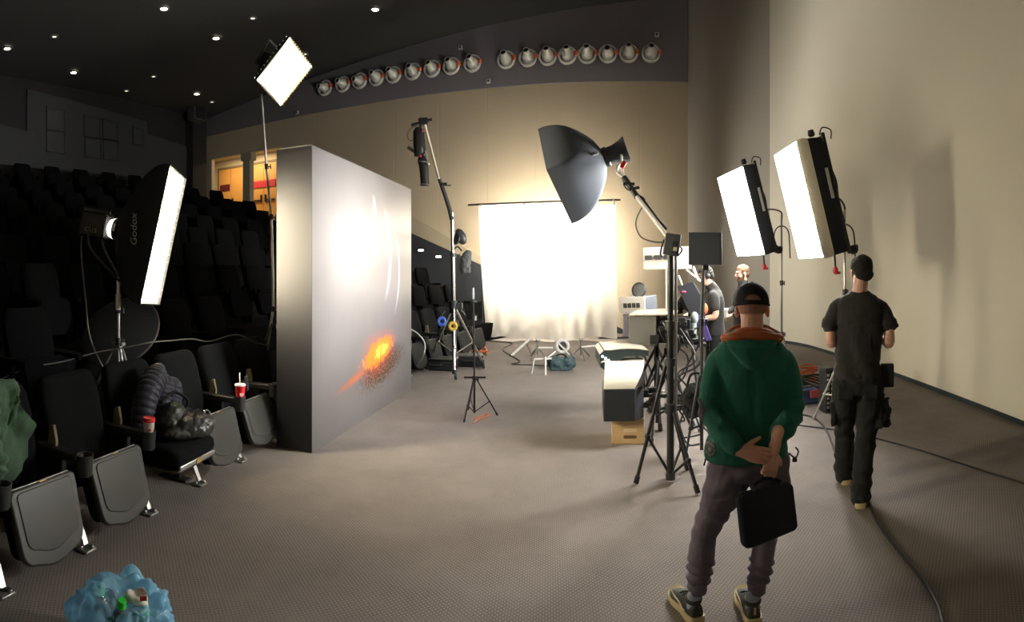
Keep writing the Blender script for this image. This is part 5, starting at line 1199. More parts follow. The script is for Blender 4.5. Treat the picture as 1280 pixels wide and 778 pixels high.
tcb = nt.nodes.new('ShaderNodeTexCoord'); nzb = nt.nodes.new('ShaderNodeTexNoise'); nzb.noise_type = 'RIDGED_MULTIFRACTAL'; nzb.inputs['Scale'].default_value = 6; nzb.inputs['Detail'].default_value = 3; bpb = nt.nodes.new('ShaderNodeBump'); bpb.inputs['Strength'].default_value = .7; bpb.inputs['Distance'].default_value = .02; nt.links.new(tcb.outputs['Object'], nzb.inputs['Vector']); nt.links.new(nzb.outputs['Fac'], bpb.inputs['Height']); nt.links.new(bpb.outputs['Normal'], b.inputs['Normal']); nt.links.new(bpb.outputs['Normal'], tr.inputs['Normal'])
nt.links.new(b.outputs[0], m1.inputs[1]); nt.links.new(tr.outputs[0], m1.inputs[2]); nt.links.new(m1.outputs[0], m2.inputs[1]); nt.links.new(tp_.outputs[0], m2.inputs[2]); nt.links.new(m2.outputs[0], nt.nodes['Material Output'].inputs['Surface'])
M_FILM = m
bm = bmesh.new(); bmesh.ops.create_icosphere(bm, subdivisions=6, radius=1)
for v in bm.verts:
    c = v.co.copy(); n1 = noise.noise(c * 1.7 + V((3, 1, 2))); rid = abs(noise.noise(c * 3.1 + V((1, 7, 0)))); rid2 = abs(noise.noise(c * 7 + V((4, 2, 9))))
    rg = noise.ridged_multi_fractal(c * 1.9 + V((2, 5, 1)), .8, 2.1, 5, 1.0, 2.0); k = .98 + .13 * n1 - .15 * (rg - 1.0)
    p = V((c.x * .235 * k, c.y * .20 * k, c.z * .165 * k))
    p.z += .155
    if c.z > .45: p.z += .07 * max(0, noise.noise(c * 2.4 + V((9, 1, 1)))) + .05 * (c.z - .45) * max(0, -c.x) * 3
    if c.z > .55 and (c - V((.12, -.30, .93))).length < .5:
        p.z -= .09 * (1 - (c - V((.12, -.30, .93))).length / .5)         # the mouth of the bag sags open over the bottles
    p.z = max(p.z, .004)
    v.co = Rk @ p
me = bpy.data.meshes.new('film'); bm.to_mesh(me); bm.free()
bm = bmesh.new(); bm.from_mesh(me)
cutc = Rk @ V((.00, -.10, .285))
bmesh.ops.delete(bm, geom=[f for f in bm.faces if (f.calc_center_median() - cutc).length < .092 + .035 * noise.noise(f.calc_center_median() * 14)], context='FACES'); bm.to_mesh(me); bm.free()
link('film', me, M_FILM, t, 180)
M_PET = mat('clear_bottle', (.82, .88, .9), .08, 0, .5, trans=.9); M_GCAP = mat('green_cap', (.02, .55, .03), .35); M_GRN = mat('green_band', (.03, .40, .04), .5)
def bottle(label, c, axis, sc=1.0):
    t = thing('plastic_bottle', label, 'bottle', pb + Rk @ V(c)); ax = Rk @ V(axis)
    mb = MB(); mb.lathe([(.025, -.16), (.032, -.155), (.033, -.06), (.030, -.05), (.033, -.04), (.032, .01), (.016, .045), (.0135, .05), (.0135, .07)], (0, 0, 0), ax, 24); mb.build('body', M_PET, t)
    mb = MB(); mb.lathe([(.018, .060), (.0185, .062), (.0185, .082), (.016, .086), (.001, .086)], (0, 0, 0), ax, 24); mb.torus(ax * .058, ax, .018, .004, 20, 6); mb.build('cap', M_GCAP, t)
    mb = MB(); mb.lathe([(.0345, -.10), (.0345, -.05)], (0, 0, 0), ax, 24, caps=False); mb.build('label_band', M_GRN, t)
bottle('empty bottle with the brightest green cap at the mouth of the blue bag', (.0, -.105, .225), (.10, -.25, .9))
bottle('empty bottle with a green cap deeper in the blue bag, behind the bright one', (-.075, -.03, .215), (-.2, .1, .95))
bottle('empty bottle lying on its side in the blue bag', (.06, -.07, .18), (.6, -.3, .6))
t = thing('paper_scrap', 'white and red wrapper sticking out of the blue bag', 'wrapper', pb + Rk @ V((.07, -.08, .285)))
mb = MB(); P = [[Rk @ V((.05 * (i / 5 - .5) * 2, .02 * math.sin(i + j), .07 * (j / 5 - .5) + .01 * math.sin(i * 2.1))) for j in range(6)] for i in range(6)]; mb.grid(P, .002); mb.build('sheet', mat('wrapper_white', (.7, .68, .6), .4), t, smooth=80)
mb = MB(); mb.box(Rk @ V((.03, -.02, .01)), (.03, .004, .02), Rk); mb.build('print', M_RED, t)
# ================================================================ people
M_SKIN = mat('skin', (.74, .42, .32), .5, 0, .4, vary=.10, vscale=9); M_SKIN2 = mat('skin_pale', (.66, .40, .30), .5, 0, .4, vary=.10, vscale=9)
I3 = Matrix.Identity(3)
def add_head(mb, c, R, s=1.0):
    c = V(c); q = lambda x, y, z: c + R @ (V((x, y, z)) * s)
    mb.ell(q(0, -.014, .028), (.073 * s, .094 * s, .086 * s), R); mb.ell(q(0, .026, -.035), (.057 * s, .066 * s, .078 * s), R)
    mb.ell(q(0, .058, -.092), (.030 * s, .026 * s, .020 * s), R); mb.ell(q(0, .074, .026), (.048 * s, .020 * s, .014 * s), R, 14, 8)
    mb.tube([q(0, .082, .022), q(0, .104, -.022), q(0, .092, -.034)], [.009 * s, .015 * s, .012 * s], 10, round_ends=True)
    mb.ell(q(0, .083, -.060), (.024 * s, .012 * s, .010 * s), R, 12, 8)
    for sx_ in (-1, 1):
        mb.ell(q(sx_ * .076, -.008, -.012), (.010 * s, .020 * s, .033 * s), R @ Euler((-.15, 0, sx_ * .35)).to_matrix(), 12, 8)
        mb.ell(q(sx_ * .036, .062, -.022), (.024 * s, .018 * s, .02 * s), R, 12, 8)
def add_eyes(t, body, c, R, s=1.0):
    m = MB(t.location)
    for sx_ in (-1, 1): m.ell(V(c) + R @ (V((sx_ * .031, .0795, .008)) * s) + t.location, .0092 * s, n=12, m=8)
    m.each('eye', mat('eye_dark', (.05, .04, .035), .2), body)
def add_hand(mb, w, d, nrm, thumb, curl=(.5, .6, .5), s=1.0, spread=.03, tcurl=.4):
    """palm, four fingers and a thumb; d towards the fingertips, nrm out of the back of the hand, thumb = +1/-1 side"""
    w = V(w); d = V(d).normalized(); n = V(nrm); n = (n - d * n.dot(d)).normalized(); x = d.cross(n) * thumb      # x points to the thumb side
    def ring(p, hw, ht, k=14): return [p + x * (hw * math.cos(2 * PI * i / k)) + n * (ht * math.sin(2 * PI * i / k)) for i in range(k)]
    L = .092 * s
    mb.loft([ring(w - d * .02 * s, .026 * s, .021 * s), ring(w + d * .015 * s, .029 * s, .020 * s), ring(w + d * L * .6, .040 * s, .017 * s), ring(w + d * L, .041 * s, .013 * s), ring(w + d * (L + .008 * s), .036 * s, .009 * s)])
    for i, (off, ln, r) in enumerate(((.032, .078, .0086), (.0108, .086, .0088), (-.0108, .080, .0084), (-.031, .064, .0076))):
        p = w + d * (L - .008 * s) + x * off * s; dd = (d + x * off * spread * 20).normalized(); pts = [p]; nn = n.copy()
        for j, (fr, c) in enumerate(((.46, curl[0]), (.30, curl[1]), (.24, curl[2]))):
            Rm = Matrix.Rotation(c * (1 + .08 * i), 3, x * thumb * 1.0); 
            nd = (dd * math.cos(c * (1 + .06 * i)) - nn * math.sin(c * (1 + .06 * i))).normalized(); nn = (nn * math.cos(c * (1 + .06 * i)) + dd * math.sin(c * (1 + .06 * i))).normalized(); dd = nd
            p = p + dd * ln * fr * s; pts.append(p)
        mb.tube(pts, [r * s * 1.06, r * s, r * s * .95, r * s * .82], 10, round_ends=True)
    b = w + d * .022 * s + x * .022 * s - n * .004 * s; t1 = (d * .62 + x * .70 - n * .25).normalized(); t2 = (t1 + d * .35 - n * tcurl * .8).normalized(); t3 = (t2 + d * .15 - n * tcurl).normalized()
    mb.tube([b, b + t1 * .036 * s, b + t1 * .036 * s + t2 * .029 * s, b + t1 * .036 * s + t2 * .029 * s + t3 * .022 * s], [.015 * s, .0125 * s, .0108 * s, .0088 * s], 10, round_ends=True)
def rings_loft(mb, rows, n=28, e=.85):
    """rows of (z, cx, cy, rx, ry)"""
    R_ = []
    for z, cx, cy, rx, ry in rows:
        R_.append([(cx + rx * math.copysign(abs(math.cos(2 * PI * k / n)) ** e, math.cos(2 * PI * k / n)), cy + ry * math.copysign(abs(math.sin(2 * PI * k / n)) ** e, math.sin(2 * PI * k / n)), z) for k in range(n)])
    mb.loft(R_)
def limb(mb, pts, rs, k=5, n=16):
    P = curve_pts(pts, k); m = len(P); R_ = []
    for i in range(m):
        u = i / (m - 1) * (len(rs) - 1); a = int(min(u, len(rs) - 2)); R_.append(rs[a] + (rs[a + 1] - rs[a]) * (u - a))
    mb.tube(P, R_, n, round_ends=True)
def shoe(t, heel, dirv, up_m, sole_m, L=.285, sock=None, ankle=None, name='shoe', lace=None, swoosh=None, heel_tab=None):
    """trainer: heel is the rear floor point, dirv the way the toe points (local coordinates)"""
    h = V(heel); d = V((dirv[0], dirv[1], 0)).normalized(); x = V((d.y, -d.x, 0)); z = V((0, 0, 1))
    q = lambda u, v, w: h + d * u * L + x * v + z * w
    def outline(u): return (.030 + .012 * math.sin(min(1, u / .25) * PI / 2) + .010 * math.exp(-((u - .72) / .16) ** 2) - .004 * math.exp(-((u - .45) / .12) ** 2)) * (1 if u < .86 else math.sqrt(max(.02, 1 - ((u - .86) / .15) ** 2)))
    us = [0, .03, .08, .18, .32, .46, .60, .72, .82, .90, .96, 1.0]
    mb = MB(); R_ = []
    for u in us:
        w_ = outline(u) + .005; th = .040 - .012 * u + .006 * (u > .9) * (u - .9) * 10; ly = 0.0 + .016 * max(0, (u - .75) / .25) ** 2
        if u < .03: w_ *= .8
        R_.append([q(u - .015 * (b > 0) * (u < .05), a * w_, ly + b * th) for a, b in ((-.93, 0), (-1.0, .25), (-1.03, .75), (-.95, 1), (0, 1), (.95, 1), (1.03, .75), (1.0, .25), (.93, 0), (0, 0))])
    mb.loft(R_); so = mb.build('sole', sole_m, None, smooth=50)
    mb = MB(); R_ = []
    hts = [.088, .098, .094, .088, .094, .090, .076, .064, .054, .046, .036, .022]
    for u, ht in zip(us, hts):
        w_ = outline(u) * .97; 
        if u < .03: w_ *= .85
        top = ht; R_.append([q(u + .004, w_ * a, .024 + (top - .024) * b) for a, b in ((-1, 0), (-1.02, .35), (-.86, .72), (-.5, .97), (0, 1.03), (.5, .97), (.86, .72), (1.02, .35), (1, 0), (0, -.1))])
    mb.loft(R_); sh = mb.build(name, up_m, t, smooth=60, sub=1); so.parent = sh
    mb = MB(); mb.torus(q(.20, 0, .100), (d.x * -.15, d.y * -.15, 1), .034, .011, 20, 8); mb.build('collar', up_m, sh)
    if lace is not None:
        mb = MB()
        for k in range(4): u = .40 + .075 * k; zz_ = .099 - .0105 * k; mb.tube([q(u, -.026, zz_ - .010), q(u + .01, 0, zz_ + .004), q(u, .026, zz_ - .010)], .0035, 6)
        for sg in (-1, 1): mb.tube(curve_pts([q(.40, 0, .106), q(.37, sg * .03, .118), q(.42, sg * .045, .106), q(.44, sg * .02, .10)], 4), .0028, 6)
        mb.build('laces', lace, sh)
    if swoosh is not None:
        for sg in (-1, 1):
            mb = MB(); P = []
            for k in range(13):
                f_ = k / 12; u = .22 + .50 * f_; lowz = .036 + .050 * max(0, f_ - .18) ** 1.3 + .022 * max(0, .18 - f_) * 3; wd = .022 * math.sin(min(1, f_ * 2.2 + .12) * PI / 2) * (1 - f_) ** .8 + .001
                P.append([q(u, sg * (outline(u) * 1.02 + .0045 - .012 * max(0, (lowz + wd * b - .06) / .03)), lowz + wd * b) for b in (0, .5, 1)])
            mb.grid(P, .001); mb.build('logo', swoosh, sh, smooth=60)
    if heel_tab is not None:
        mb = MB(); mb.box(q(-.008, 0, .078), (.012, .012, .03)); mb.build('heel_tab', heel_tab, sh, bevel=.003)
    if sock is not None and ankle is not None:
        mb = MB(); mb.tube([q(.19, 0, .06), q(.19, 0, .10), V(ankle)], [.036, .034, .036], 16); mb.build('sock', sock, t, smooth=60)
    return sh
def cloth(t, mb, name, m, vox, amp, sc, smooth=5, extra=None, lab=None):
    me = fuse(mb, vox, smooth, name=name)
    def fn(c, n):
        r = noise.ridged_multi_fractal(V((c.x * sc, c.y * sc, c.z * sc * .55)), 1.0, 2.0, 3, 1.0, 2.0) - 1.0
        v = amp * (.55 * r + .8 * noise.noise(V((c.x, c.y, c.z * .6)) * sc * .6))
        if extra: v += extra(c, n)
        return v
    folds(me, fn); o = link(name, me, m, t, 180, label=lab); return o
# ---------------------------------------------------------------- man in the green hoodie
th = (935 - 640) / F; DM = 2.69; loc = V((DM * math.sin(th), DM * math.cos(th), 0))
t = thing('person', 'person in a green hoodie and black cap, hands behind back holding a laptop case', 'person', loc, -th)
S_ = 256.5
X_ = lambda px: (px - 935) / S_
Zz = lambda y: EYE - (y - 339) / S_
hc = V((X_(940), .055, 1.512)); HR = Euler((-.10, 0, .03)).to_matrix()
shL, elL, wrL = V((-.145, .0, 1.325)), V((-.175, -.065, 1.03)), V((-.044, -.207, .896))
shR, elR, wrR = V((.18, .0, 1.325)), V((.212, -.055, 1.035)), V((.118, -.165, .905))
mb = MB(); add_head(mb, hc, HR, 1.0)
limb(mb, [hc + V((0, -.03, -.04)), V((.02, -.0, 1.40)), V((.02, -.02, 1.30))], [.054, .056, .07])
rings_loft(mb, [(.76, .01, 0, .11, .08), (.95, .02, 0, .11, .075), (1.15, .02, 0, .11, .075), (1.28, .02, 0, .11, .065), (1.35, .02, -.01, .06, .045)])
for s_, e_, w_ in ((shL, elL, wrL), (shR, elR, wrR)): limb(mb, [V((.02 + (s_.x - .02) * .75, s_.y, s_.z - .06)), s_.lerp(e_, .5), e_, e_.lerp(w_, .5), w_], [.030, .038, .036, .032, .025])
for pts in ([(-.07, 0, .80), (-.135, .0, .604), (-.20, .02, .45), (-.235, .0, .20), (-.25, .05, .09)], [(.10, 0, .80), (.11, .0, .604), (.095, .02, .45), (.055, .0, .20), (.04, .05, .09)]): limb(mb, pts, [.06, .05, .036, .030, .026])
grip = t.location * 0
# left hand closes round the right wrist, right hand hangs and holds the handle
add_hand(mb, wrL + V((.010, -.006, -.004)), (.97, -.06, -.20), (.0, -1, .12), -1, (.18, .5, .8), .97, spread=.02, tcurl=.7)
add_hand(mb, wrR + V((-.002, -.006, -.03)), (-.20, -.10, -1), (.25, -.95, .1), -1, (.18, .95, 1.1), .92, spread=.012, tcurl=.9)
limb(mb, [wrR + V((.02, .0, .06)), wrR + V((-.002, -.012, -.03))], [.03, .026])
body = link('body', fuse(mb, .0032, 2, name='body'), M_SKIN, t, 180); add_eyes(t, body, hc, HR)
# stubble of the shaved neck and sides
M_STUB = mat('short_stubble', (.36, .20, .15), .8, vary=.2, vscale=60, bump=.3, bscale=300)
hm = patch_from(body.data, lambda c: (HR.transposed() @ (c - hc)).z > -.045 + .02 and (HR.transposed() @ (c - hc)).y < .02 and c.z > 1.44 and abs((c - hc).x) < .069, .0015, 'hair'); link('hair', hm, M_STUB, body, 180)
# cap: dome with an arched opening at the back, strap, brim
M_CAP = mat('black_cap_cloth', (.010, .011, .014), .85, 0, .3, bump=.25, bscale=160)
mb = MB(); 
def capdome(off, zlo): 
    R_ = []
    for i in range(13):
        a = PI / 2 * i / 12; R_.append([hc + HR @ V((0 + (.084 + off) * math.cos(a) * math.cos(2 * PI * k / 40), -.010 + (.104 + off) * math.cos(a) * math.sin(2 * PI * k / 40), zlo + (.128 - zlo + off) * math.sin(a) ** .92)) for k in range(40)])
    return R_
mb.loft(capdome(0, .022), caps=False); me = mb.mesh('cap'); bm = bmesh.new(); bm.from_mesh(me)
inv = HR.transposed()
def in_arch(c):
    l = inv @ (c - hc); return l.y < -.03 and ((l.x / .045) ** 2 + ((l.z - .034) / .032) ** 2) < 1 and l.z > .036
bmesh.ops.subdivide_edges(bm, edges=bm.edges[:], cuts=1, use_grid_fill=True)
bmesh.ops.delete(bm, geom=[f for f in bm.faces if in_arch(f.calc_center_median())], context='FACES')
bm.normal_update(); bmesh.ops.solidify(bm, geom=bm.faces[:], thickness=-.003); bm.to_mesh(me); bm.free(); cap = link('cap', me, M_CAP, t, 60)
mb = MB(); mb.tube([hc + HR @ V((.0855 * math.cos(a), -.010 + .1055 * math.sin(a), .024 - .006 * math.cos(a * 1) ** 2)) for a in [2 * PI * k / 40 for k in range(40)]], .0055, 8, closed=True); mb.build('band', M_CAP, cap)
mb = MB(); P = []
for i in range(6):
    v = i / 5; row = []
    for j in range(13):
        u = j / 12 * 2 - 1; row.append(hc + HR @ V((u * .083 * (1 - .12 * v), .060 + .035 * (1 - u * u) + .075 * v * (1 - .35 * u * u), .030 - .018 * u * u - .012 * v)))
    P.append(row)
mb.grid(P, .004); mb.build('brim', M_CAP, cap, smooth=60)
mb = MB(); mb.ell(hc + HR @ V((0, -.01, .130)), (.008, .008, .005), n=10, m=6); mb.build('button', M_CAP, cap)
# hoodie
M_HOOD = mat('green_sweatshirt', (.022, .155, .112), .9, 0, .25, vary=.10, vscale=20, bump=.25, bscale=260, sheen=.12)
mb = MB()
rings_loft(mb, [(.795, -.015, .0, .195, .135), (.83, -.01, 0, .205, .14), (.90, .0, 0, .19, .128), (1.0, .012, .0, .178, .118), (1.12, .018, .0, .182, .12), (1.22, .02, .0, .192, .122), (1.30, .02, -.003, .188, .112), (1.35, .02, -.005, .155, .09), (1.39, .02, -.0, .09, .068), (1.405, .02, .0, .068, .06)])
for s_, e_, w_ in ((shL, elL, wrL + (elL - wrL).normalized() * .022), (shR, elR, wrR + (elR - wrR).normalized() * .03)):
    limb(mb, [V((.02 + (s_.x - .02) * .62, s_.y, s_.z - .02)), s_ + V((-math.copysign(.012, s_.x - .02), 0, -.07)), s_.lerp(e_, .6), e_, e_.lerp(w_, .5) + V((0, -.01, -.006)), w_], [.058, .066, .064, .060, .056, .044])
mb.tube([wrL + (elL - wrL).normalized() * .055, wrL + (elL - wrL).normalized() * .015], [.046, .040], 16)
# the hood lying on the back, pointed below
mb.loft([[V((.018, -.105 - d_, z)) + V((w * math.cos(2 * PI * k / 20), th_ * math.sin(2 * PI * k / 20), 0)) for k in range(20)] for z, w, d_, th_ in ((1.245, .012, .012, .012), (1.27, .045, .016, .022), (1.31, .085, .014, .032), (1.35, .118, .0, .045), (1.385, .125, -.03, .05), (1.41, .11, -.055, .04), (1.42, .085, -.07, .02))])
hood = cloth(t, mb, 'hoodie', M_HOOD, .0065, .0095, 8, 3, extra=lambda c, n: -.012 * math.exp(-((c.x - .02 + .35 * (c.z - 1.0) * 0) / .018) ** 2) * (c.y < 0) * (c.z < 1.24) * (c.z > .9) * .6 + (.0045 * math.sin(c.z * 95 + c.x * 30) * (abs(c.x - .02) > .15) * (c.z < 1.1) * (c.z > .9)))
# orange lining round the neck
M_OLIN = mat('rust_orange_lining', (.42, .115, .035), .85, vary=.15, vscale=25, bump=.3, bscale=120)
mb = MB(); mb.tube([V((.02 + .130 * math.cos(a), -.034 + .088 * math.sin(a), 1.408 + .010 * math.sin(a) - .030 * (abs(math.cos(a)) ** 3))) for a in [2 * PI * k / 32 for k in range(32)]], [.021 + .003 * math.sin(k * 1.3) for k in range(32)], 10, closed=True)
mb.loft([[V((.02 + rx * math.cos(2 * PI * k / 28), -.018 + ry * math.sin(2 * PI * k / 28), z - .034 * abs(math.cos(2 * PI * k / 28)) ** 3 * (rx / .138))) for k in range(28)] for rx, ry, z in ((.138, .098, 1.408), (.115, .088, 1.428), (.085, .070, 1.436), (.066, .058, 1.43), (.062, .054, 1.39))], caps=False)
mb.build('hood_lining', M_OLIN, hood, smooth=80)
# darker elbow patch and round chest emblem by the hem
ep = patch_from(hood.data, lambda c: ((c - V((-.245, -.075, 1.035))) * 1.0).length < .066 + .01 * noise.noise(c * 30) and c.x < -.195, .002, 'elbow_patch'); link('elbow_patch', ep, mat('charcoal_patch', (.045, .045, .058), .9, bump=.3, bscale=200), hood, 180)
em = V((X_(889), -.09, Zz(555)))
for nm, r0, r1, mm in (('emblem', 0, .034, mat('emblem_black', (.015, .018, .018), .6)), ('emblem_ring', .021, .027, mat('emblem_grey', (.16, .19, .17), .6)), ('emblem_dot', 0, .008, mat('emblem_grey', (.16, .19, .17), .6))):
    pm = patch_from(hood.data, lambda c: r0 <= math.hypot((c.x - em.x), c.z - em.z) < r1 and c.y < -.01, .002 if r0 == 0 and r1 > .02 else .0035, nm)
    if len(pm.polygons): link(nm, pm, mm, hood, 180)
mb = MB(); mb.tube([(-.205, -.055, .80), (-.205, -.06, .79), (-.21, -.06, .77)], .004, 6); mb.tube(curve_pts([(.195, -.06, .83), (.225, -.07, .81), (.24, -.07, .84), (.225, -.07, .86)], 4), .004, 6); mb.box((.222, -.07, .80), (.022, .01, .018)); mb.each('drawcord', M_BLACK, hood)
# T-shirt hem showing below
mb = MB(); rings_loft(mb, [(.765, .0, -.0, .172, .122), (.80, .0, 0, .175, .125), (.86, .0, 0, .165, .115)]); cloth(t, mb, 'shirt_hem', mat('slate_blue_shirt', (.085, .105, .13), .9, bump=.2, bscale=200), .008, .003, 12, 3)
# trousers gathered at the ankles
M_TRS = mat('purple_grey_trousers', (.17, .148, .195), .85, 0, .3, vary=.10, vscale=18, bump=.2, bscale=300)
mb = MB(); rings_loft(mb, [(.70, .015, 0, .165, .115), (.78, .012, 0, .178, .125), (.86, .01, 0, .17, .118), (.92, .01, 0, .15, .105)])
limb(mb, [(-.068, 0, .80), (-.098, -.005, .70), (-.137, -.0, .60), (-.178, .022, .50), (-.203, .02, .44), (-.222, .0, .36), (-.230, -.01, .29), (-.237, -.005, .21), (-.246, .0, .155)], [.110, .108, .092, .076, .066, .064, .066, .058, .044])
limb(mb, [(.092, 0, .80), (.105, -.005, .70), (.112, .0, .60), (.102, .03, .50), (.095, .028, .44), (.082, .01, .36), (.070, .0, .29), (.055, .005, .21), (.043, .01, .155)], [.108, .104, .088, .072, .063, .058, .060, .055, .040])
def trf(c, n):
    v = 0
    if c.z < .30: v += .0075 * math.sin(c.z * 130 + c.x * 22 + c.y * 20)
    if .38 < c.z < .56: v += .0045 * math.sin(c.z * 75 + c.x * 40)
    if c.z > .62: v += .004 * math.sin(c.z * 60 - c.x * 35)
    return v
trs = cloth(t, mb, 'trousers', M_TRS, .0065, .0085, 8, 3, extra=trf)
for x0, y0 in ((-.2465, .0), (.0425, .01)):
    m2 = MB(); m2.loft([[V((x0 + (r + .002 * math.cos(k * 5)) * math.cos(2 * PI * k / 36), y0 + (r + .002 * math.cos(k * 5)) * math.sin(2 * PI * k / 36), z)) for k in range(36)] for r, z in ((.040, .125), (.043, .13), (.045, .165), (.047, .18), (.050, .19))]); m2.build('ankle_cuff', M_TRS, trs, smooth=70)
M_SHOE = mat('olive_dark_trainer', (.040, .046, .036), .7, vary=.3, vscale=18, bump=.2, bscale=150); M_SOLE = mat('cream_sole', (.66, .55, .32), .6); M_SOCK = mat('pale_blue_sock', (.36, .42, .54), .9)
def tw(px, py): p = fl(px, py) - loc; return V((p.x * math.cos(th) - p.y * math.sin(th), p.x * math.sin(th) + p.y * math.cos(th), 0))
shoe(t, (-.236, -.055, 0), (-.50, .80), M_SHOE, M_SOLE, .285, M_SOCK, (-.250, .0, .15), lace=M_BLACKF, swoosh=mat('cream_logo', (.72, .68, .55), .6), heel_tab=M_GREYM)
shoe(t, (.033, -.060, 0), (-.22, .97), M_SHOE, M_SOLE, .285, M_SOCK, (.040, .01, .15), lace=M_BLACKF, swoosh=mat('cream_logo', (.72, .68, .55), .6), heel_tab=mat('tan_tab', (.45, .38, .25), .6))
# laptop case held by its handle
BL, BR, TL, TR = at(930, 687, 2.36), at(994, 661, 2.64), at(922, 617, 2.36), at(987, 602, 2.64)
ctr = (BL + BR + TL + TR) / 4
t2 = thing('laptop_case', 'dark navy zipped laptop case hanging from the hand of the person in the green hoodie', 'laptop case', ctr)
nrm_ = (BR - BL).cross(TL - BL).normalized()
if nrm_.y > 0: nrm_ = -nrm_
def bl(u, v): return (BL * (1 - u) + BR * u) * (1 - v) + (TL * (1 - u) + TR * u) * v
M_CASE = mat('navy_neoprene', (.010, .013, .022), .8, 0, .3, bump=.2, bscale=220)
ol = [(x + .5, y + .5) for x, y in rrect(1, 1, .10, 6)]
def cring(k, d): return [bl(.5 + (u - .5) * k, .5 + (v - .5) * k) + nrm_ * d for u, v in ol]
mb = MB(ctr); mb.loft([cring(.90, -.026), cring(.97, -.022), cring(1.0, -.012), cring(1.0, .012), cring(.97, .022), cring(.90, .027)]); cs = mb.build('body', M_CASE, t2, smooth=50)
mb = MB(ctr); mb.tube(cring(1.002, .003), .0035, 6, closed=True); mb.build('zipper', mat('navy_zip', (.03, .04, .06), .5), t2)
hL, hR = bl(.30, 1.0), bl(.80, 1.0); hm_ = at(956, 598.5, 2.505)
mb = MB(ctr); mb.tube(curve_pts([hL - V((0, 0, .015)), hL + V((0, 0, .02)), hL.lerp(hm_, .55) + V((0, 0, .012)), hm_ - V((.02, 0, .0)), hm_ + V((.02, -.01, 0)), hR.lerp(hm_, .5) + V((0, 0, .01)), hR + V((0, 0, .012)), hR - V((0, 0, .015))], 5), .008, 10); mb.build('handle', M_CASE, t2)
mb = MB(ctr); mb.tube(curve_pts([hL, hL + V((-.01, -.02, .02)), hL + V((-.015, -.025, -.01)), hL + V((0, -.02, -.03))], 4), .005, 8); mb.tube(curve_pts([hR, hR + V((.0, -.02, .01)), hR + V((-.03, -.025, -.02)), hR + V((-.06, -.025, -.03))], 4), .004, 8); mb.each('zip_pull', mat('navy_zip', (.03, .04, .06), .5), t2)
# ---------------------------------------------------------------- man walking away in the black T-shirt
th = (1072 - 640) / F; DW_ = 4.2; loc = V((DW_ * math.sin(th), DW_ * math.cos(th), 0)); S2 = F / DW_
t = thing('person', 'person with short dark hair walking away in a black T-shirt and black cargo trousers', 'person', loc, -th)
X2 = lambda px: (px - 1072) / S2
hc = V((X2(1076.5), .03, 1.695)); HR = Euler((-.02, 0, .38)).to_matrix()
shL, elL, wrL = V((-.17, .0, 1.475)), V((-.205, -.02, 1.165)), V((-.13, .21, 1.17))
shR, elR, wrR = V((.20, .0, 1.475)), V((.240, -.02, 1.165)), V((.17, .21, 1.16))
mb = MB(); add_head(mb, hc, HR, 1.03)
limb(mb, [hc + V((0, -.03, -.05)), V((.018, -.01, 1.555)), V((.018, -.02, 1.44))], [.056, .058, .075])
rings_loft(mb, [(.85, .0, 0, .12, .08), (1.1, .01, 0, .13, .08), (1.3, .015, 0, .12, .08), (1.43, .018, 0, .11, .065), (1.49, .018, -.01, .06, .045)])
for s_, e_, w_ in ((shL, elL, wrL), (shR, elR, wrR)): limb(mb, [V((s_.x * .72, s_.y, s_.z - .06)), s_.lerp(e_, .4), e_, e_.lerp(w_, .45), w_], [.034, .044, .043, .040, .027])
add_hand(mb, wrL, (.25, .95, .1), (-.6, .1, .8), 1, (.4, .6, .4), 1.0); add_hand(mb, wrR, (-.25, .95, .1), (.6, .1, .8), -1, (.4, .6, .4), 1.0)
for pts in ([(-.08, 0, .88), (-.10, .08, .52), (-.10, .24, .09)], [(.10, 0, .88), (.065, .0, .50), (.025, -.19, .09)]): limb(mb, pts, [.08, .05, .035])
body = link('body', fuse(mb, .0042, 2, name='body'), M_SKIN2, t, 180); add_eyes(t, body, hc, HR, 1.03)
M_HAIR = mat('dark_short_hair', (.022, .021, .019), .75, 0, .3, vary=.4, vscale=80, bump=.9, bscale=160)
inv = HR.transposed()
def hairmesh(mb_extra, hc, HR, s, name):
    m_ = MB(); q = lambda x, y, z: hc + HR @ (V((x, y, z)) * s)
    m_.ell(q(0, -.016, .040), (.082 * s, .102 * s, .088 * s), HR); m_.ell(q(0, -.060, -.015), (.070 * s, .052 * s, .062 * s), HR)
    me = fuse(m_, .006, 3); folds(me, lambda c, n: .006 * fbm(c, 30, 2) + .003 * fbm(c, 90, 2))
    iv = HR.transposed(); bm = bmesh.new(); bm.from_mesh(me)
    def out(c):
        l = iv @ (c - hc) / s; return (l.y > .035 and l.z < .055 + .3 * (l.y - .035)) or (l.z < -.02 and l.y > -.02) or l.z < -.072 or (abs(l.x) > .06 and l.z < .0 and l.y > -.03)
    bmesh.ops.delete(bm, geom=[f for f in bm.faces if out(f.calc_center_median())], context='FACES'); bm.to_mesh(me); bm.free(); return me
link('hair', hairmesh(None, hc, HR, 1.03, 'hair'), M_HAIR, t, 180)
M_TEE = mat('black_tshirt_cotton', (.030, .029, .029), .9, 0, .25, vary=.12, vscale=16, bump=.2, bscale=300, sheen=.1)
mb = MB(); rings_loft(mb, [(.865, .005, .0, .185, .125), (.90, .005, 0, .188, .128), (1.0, .005, 0, .172, .115), (1.12, .008, 0, .168, .112), (1.25, .012, 0, .180, .118), (1.38, .015, 0, .190, .118), (1.46, .015, -.003, .180, .105), (1.51, .016, -.006, .13, .085), (1.535, .018, -.006, .085, .070), (1.55, .018, -.004, .068, .062)])
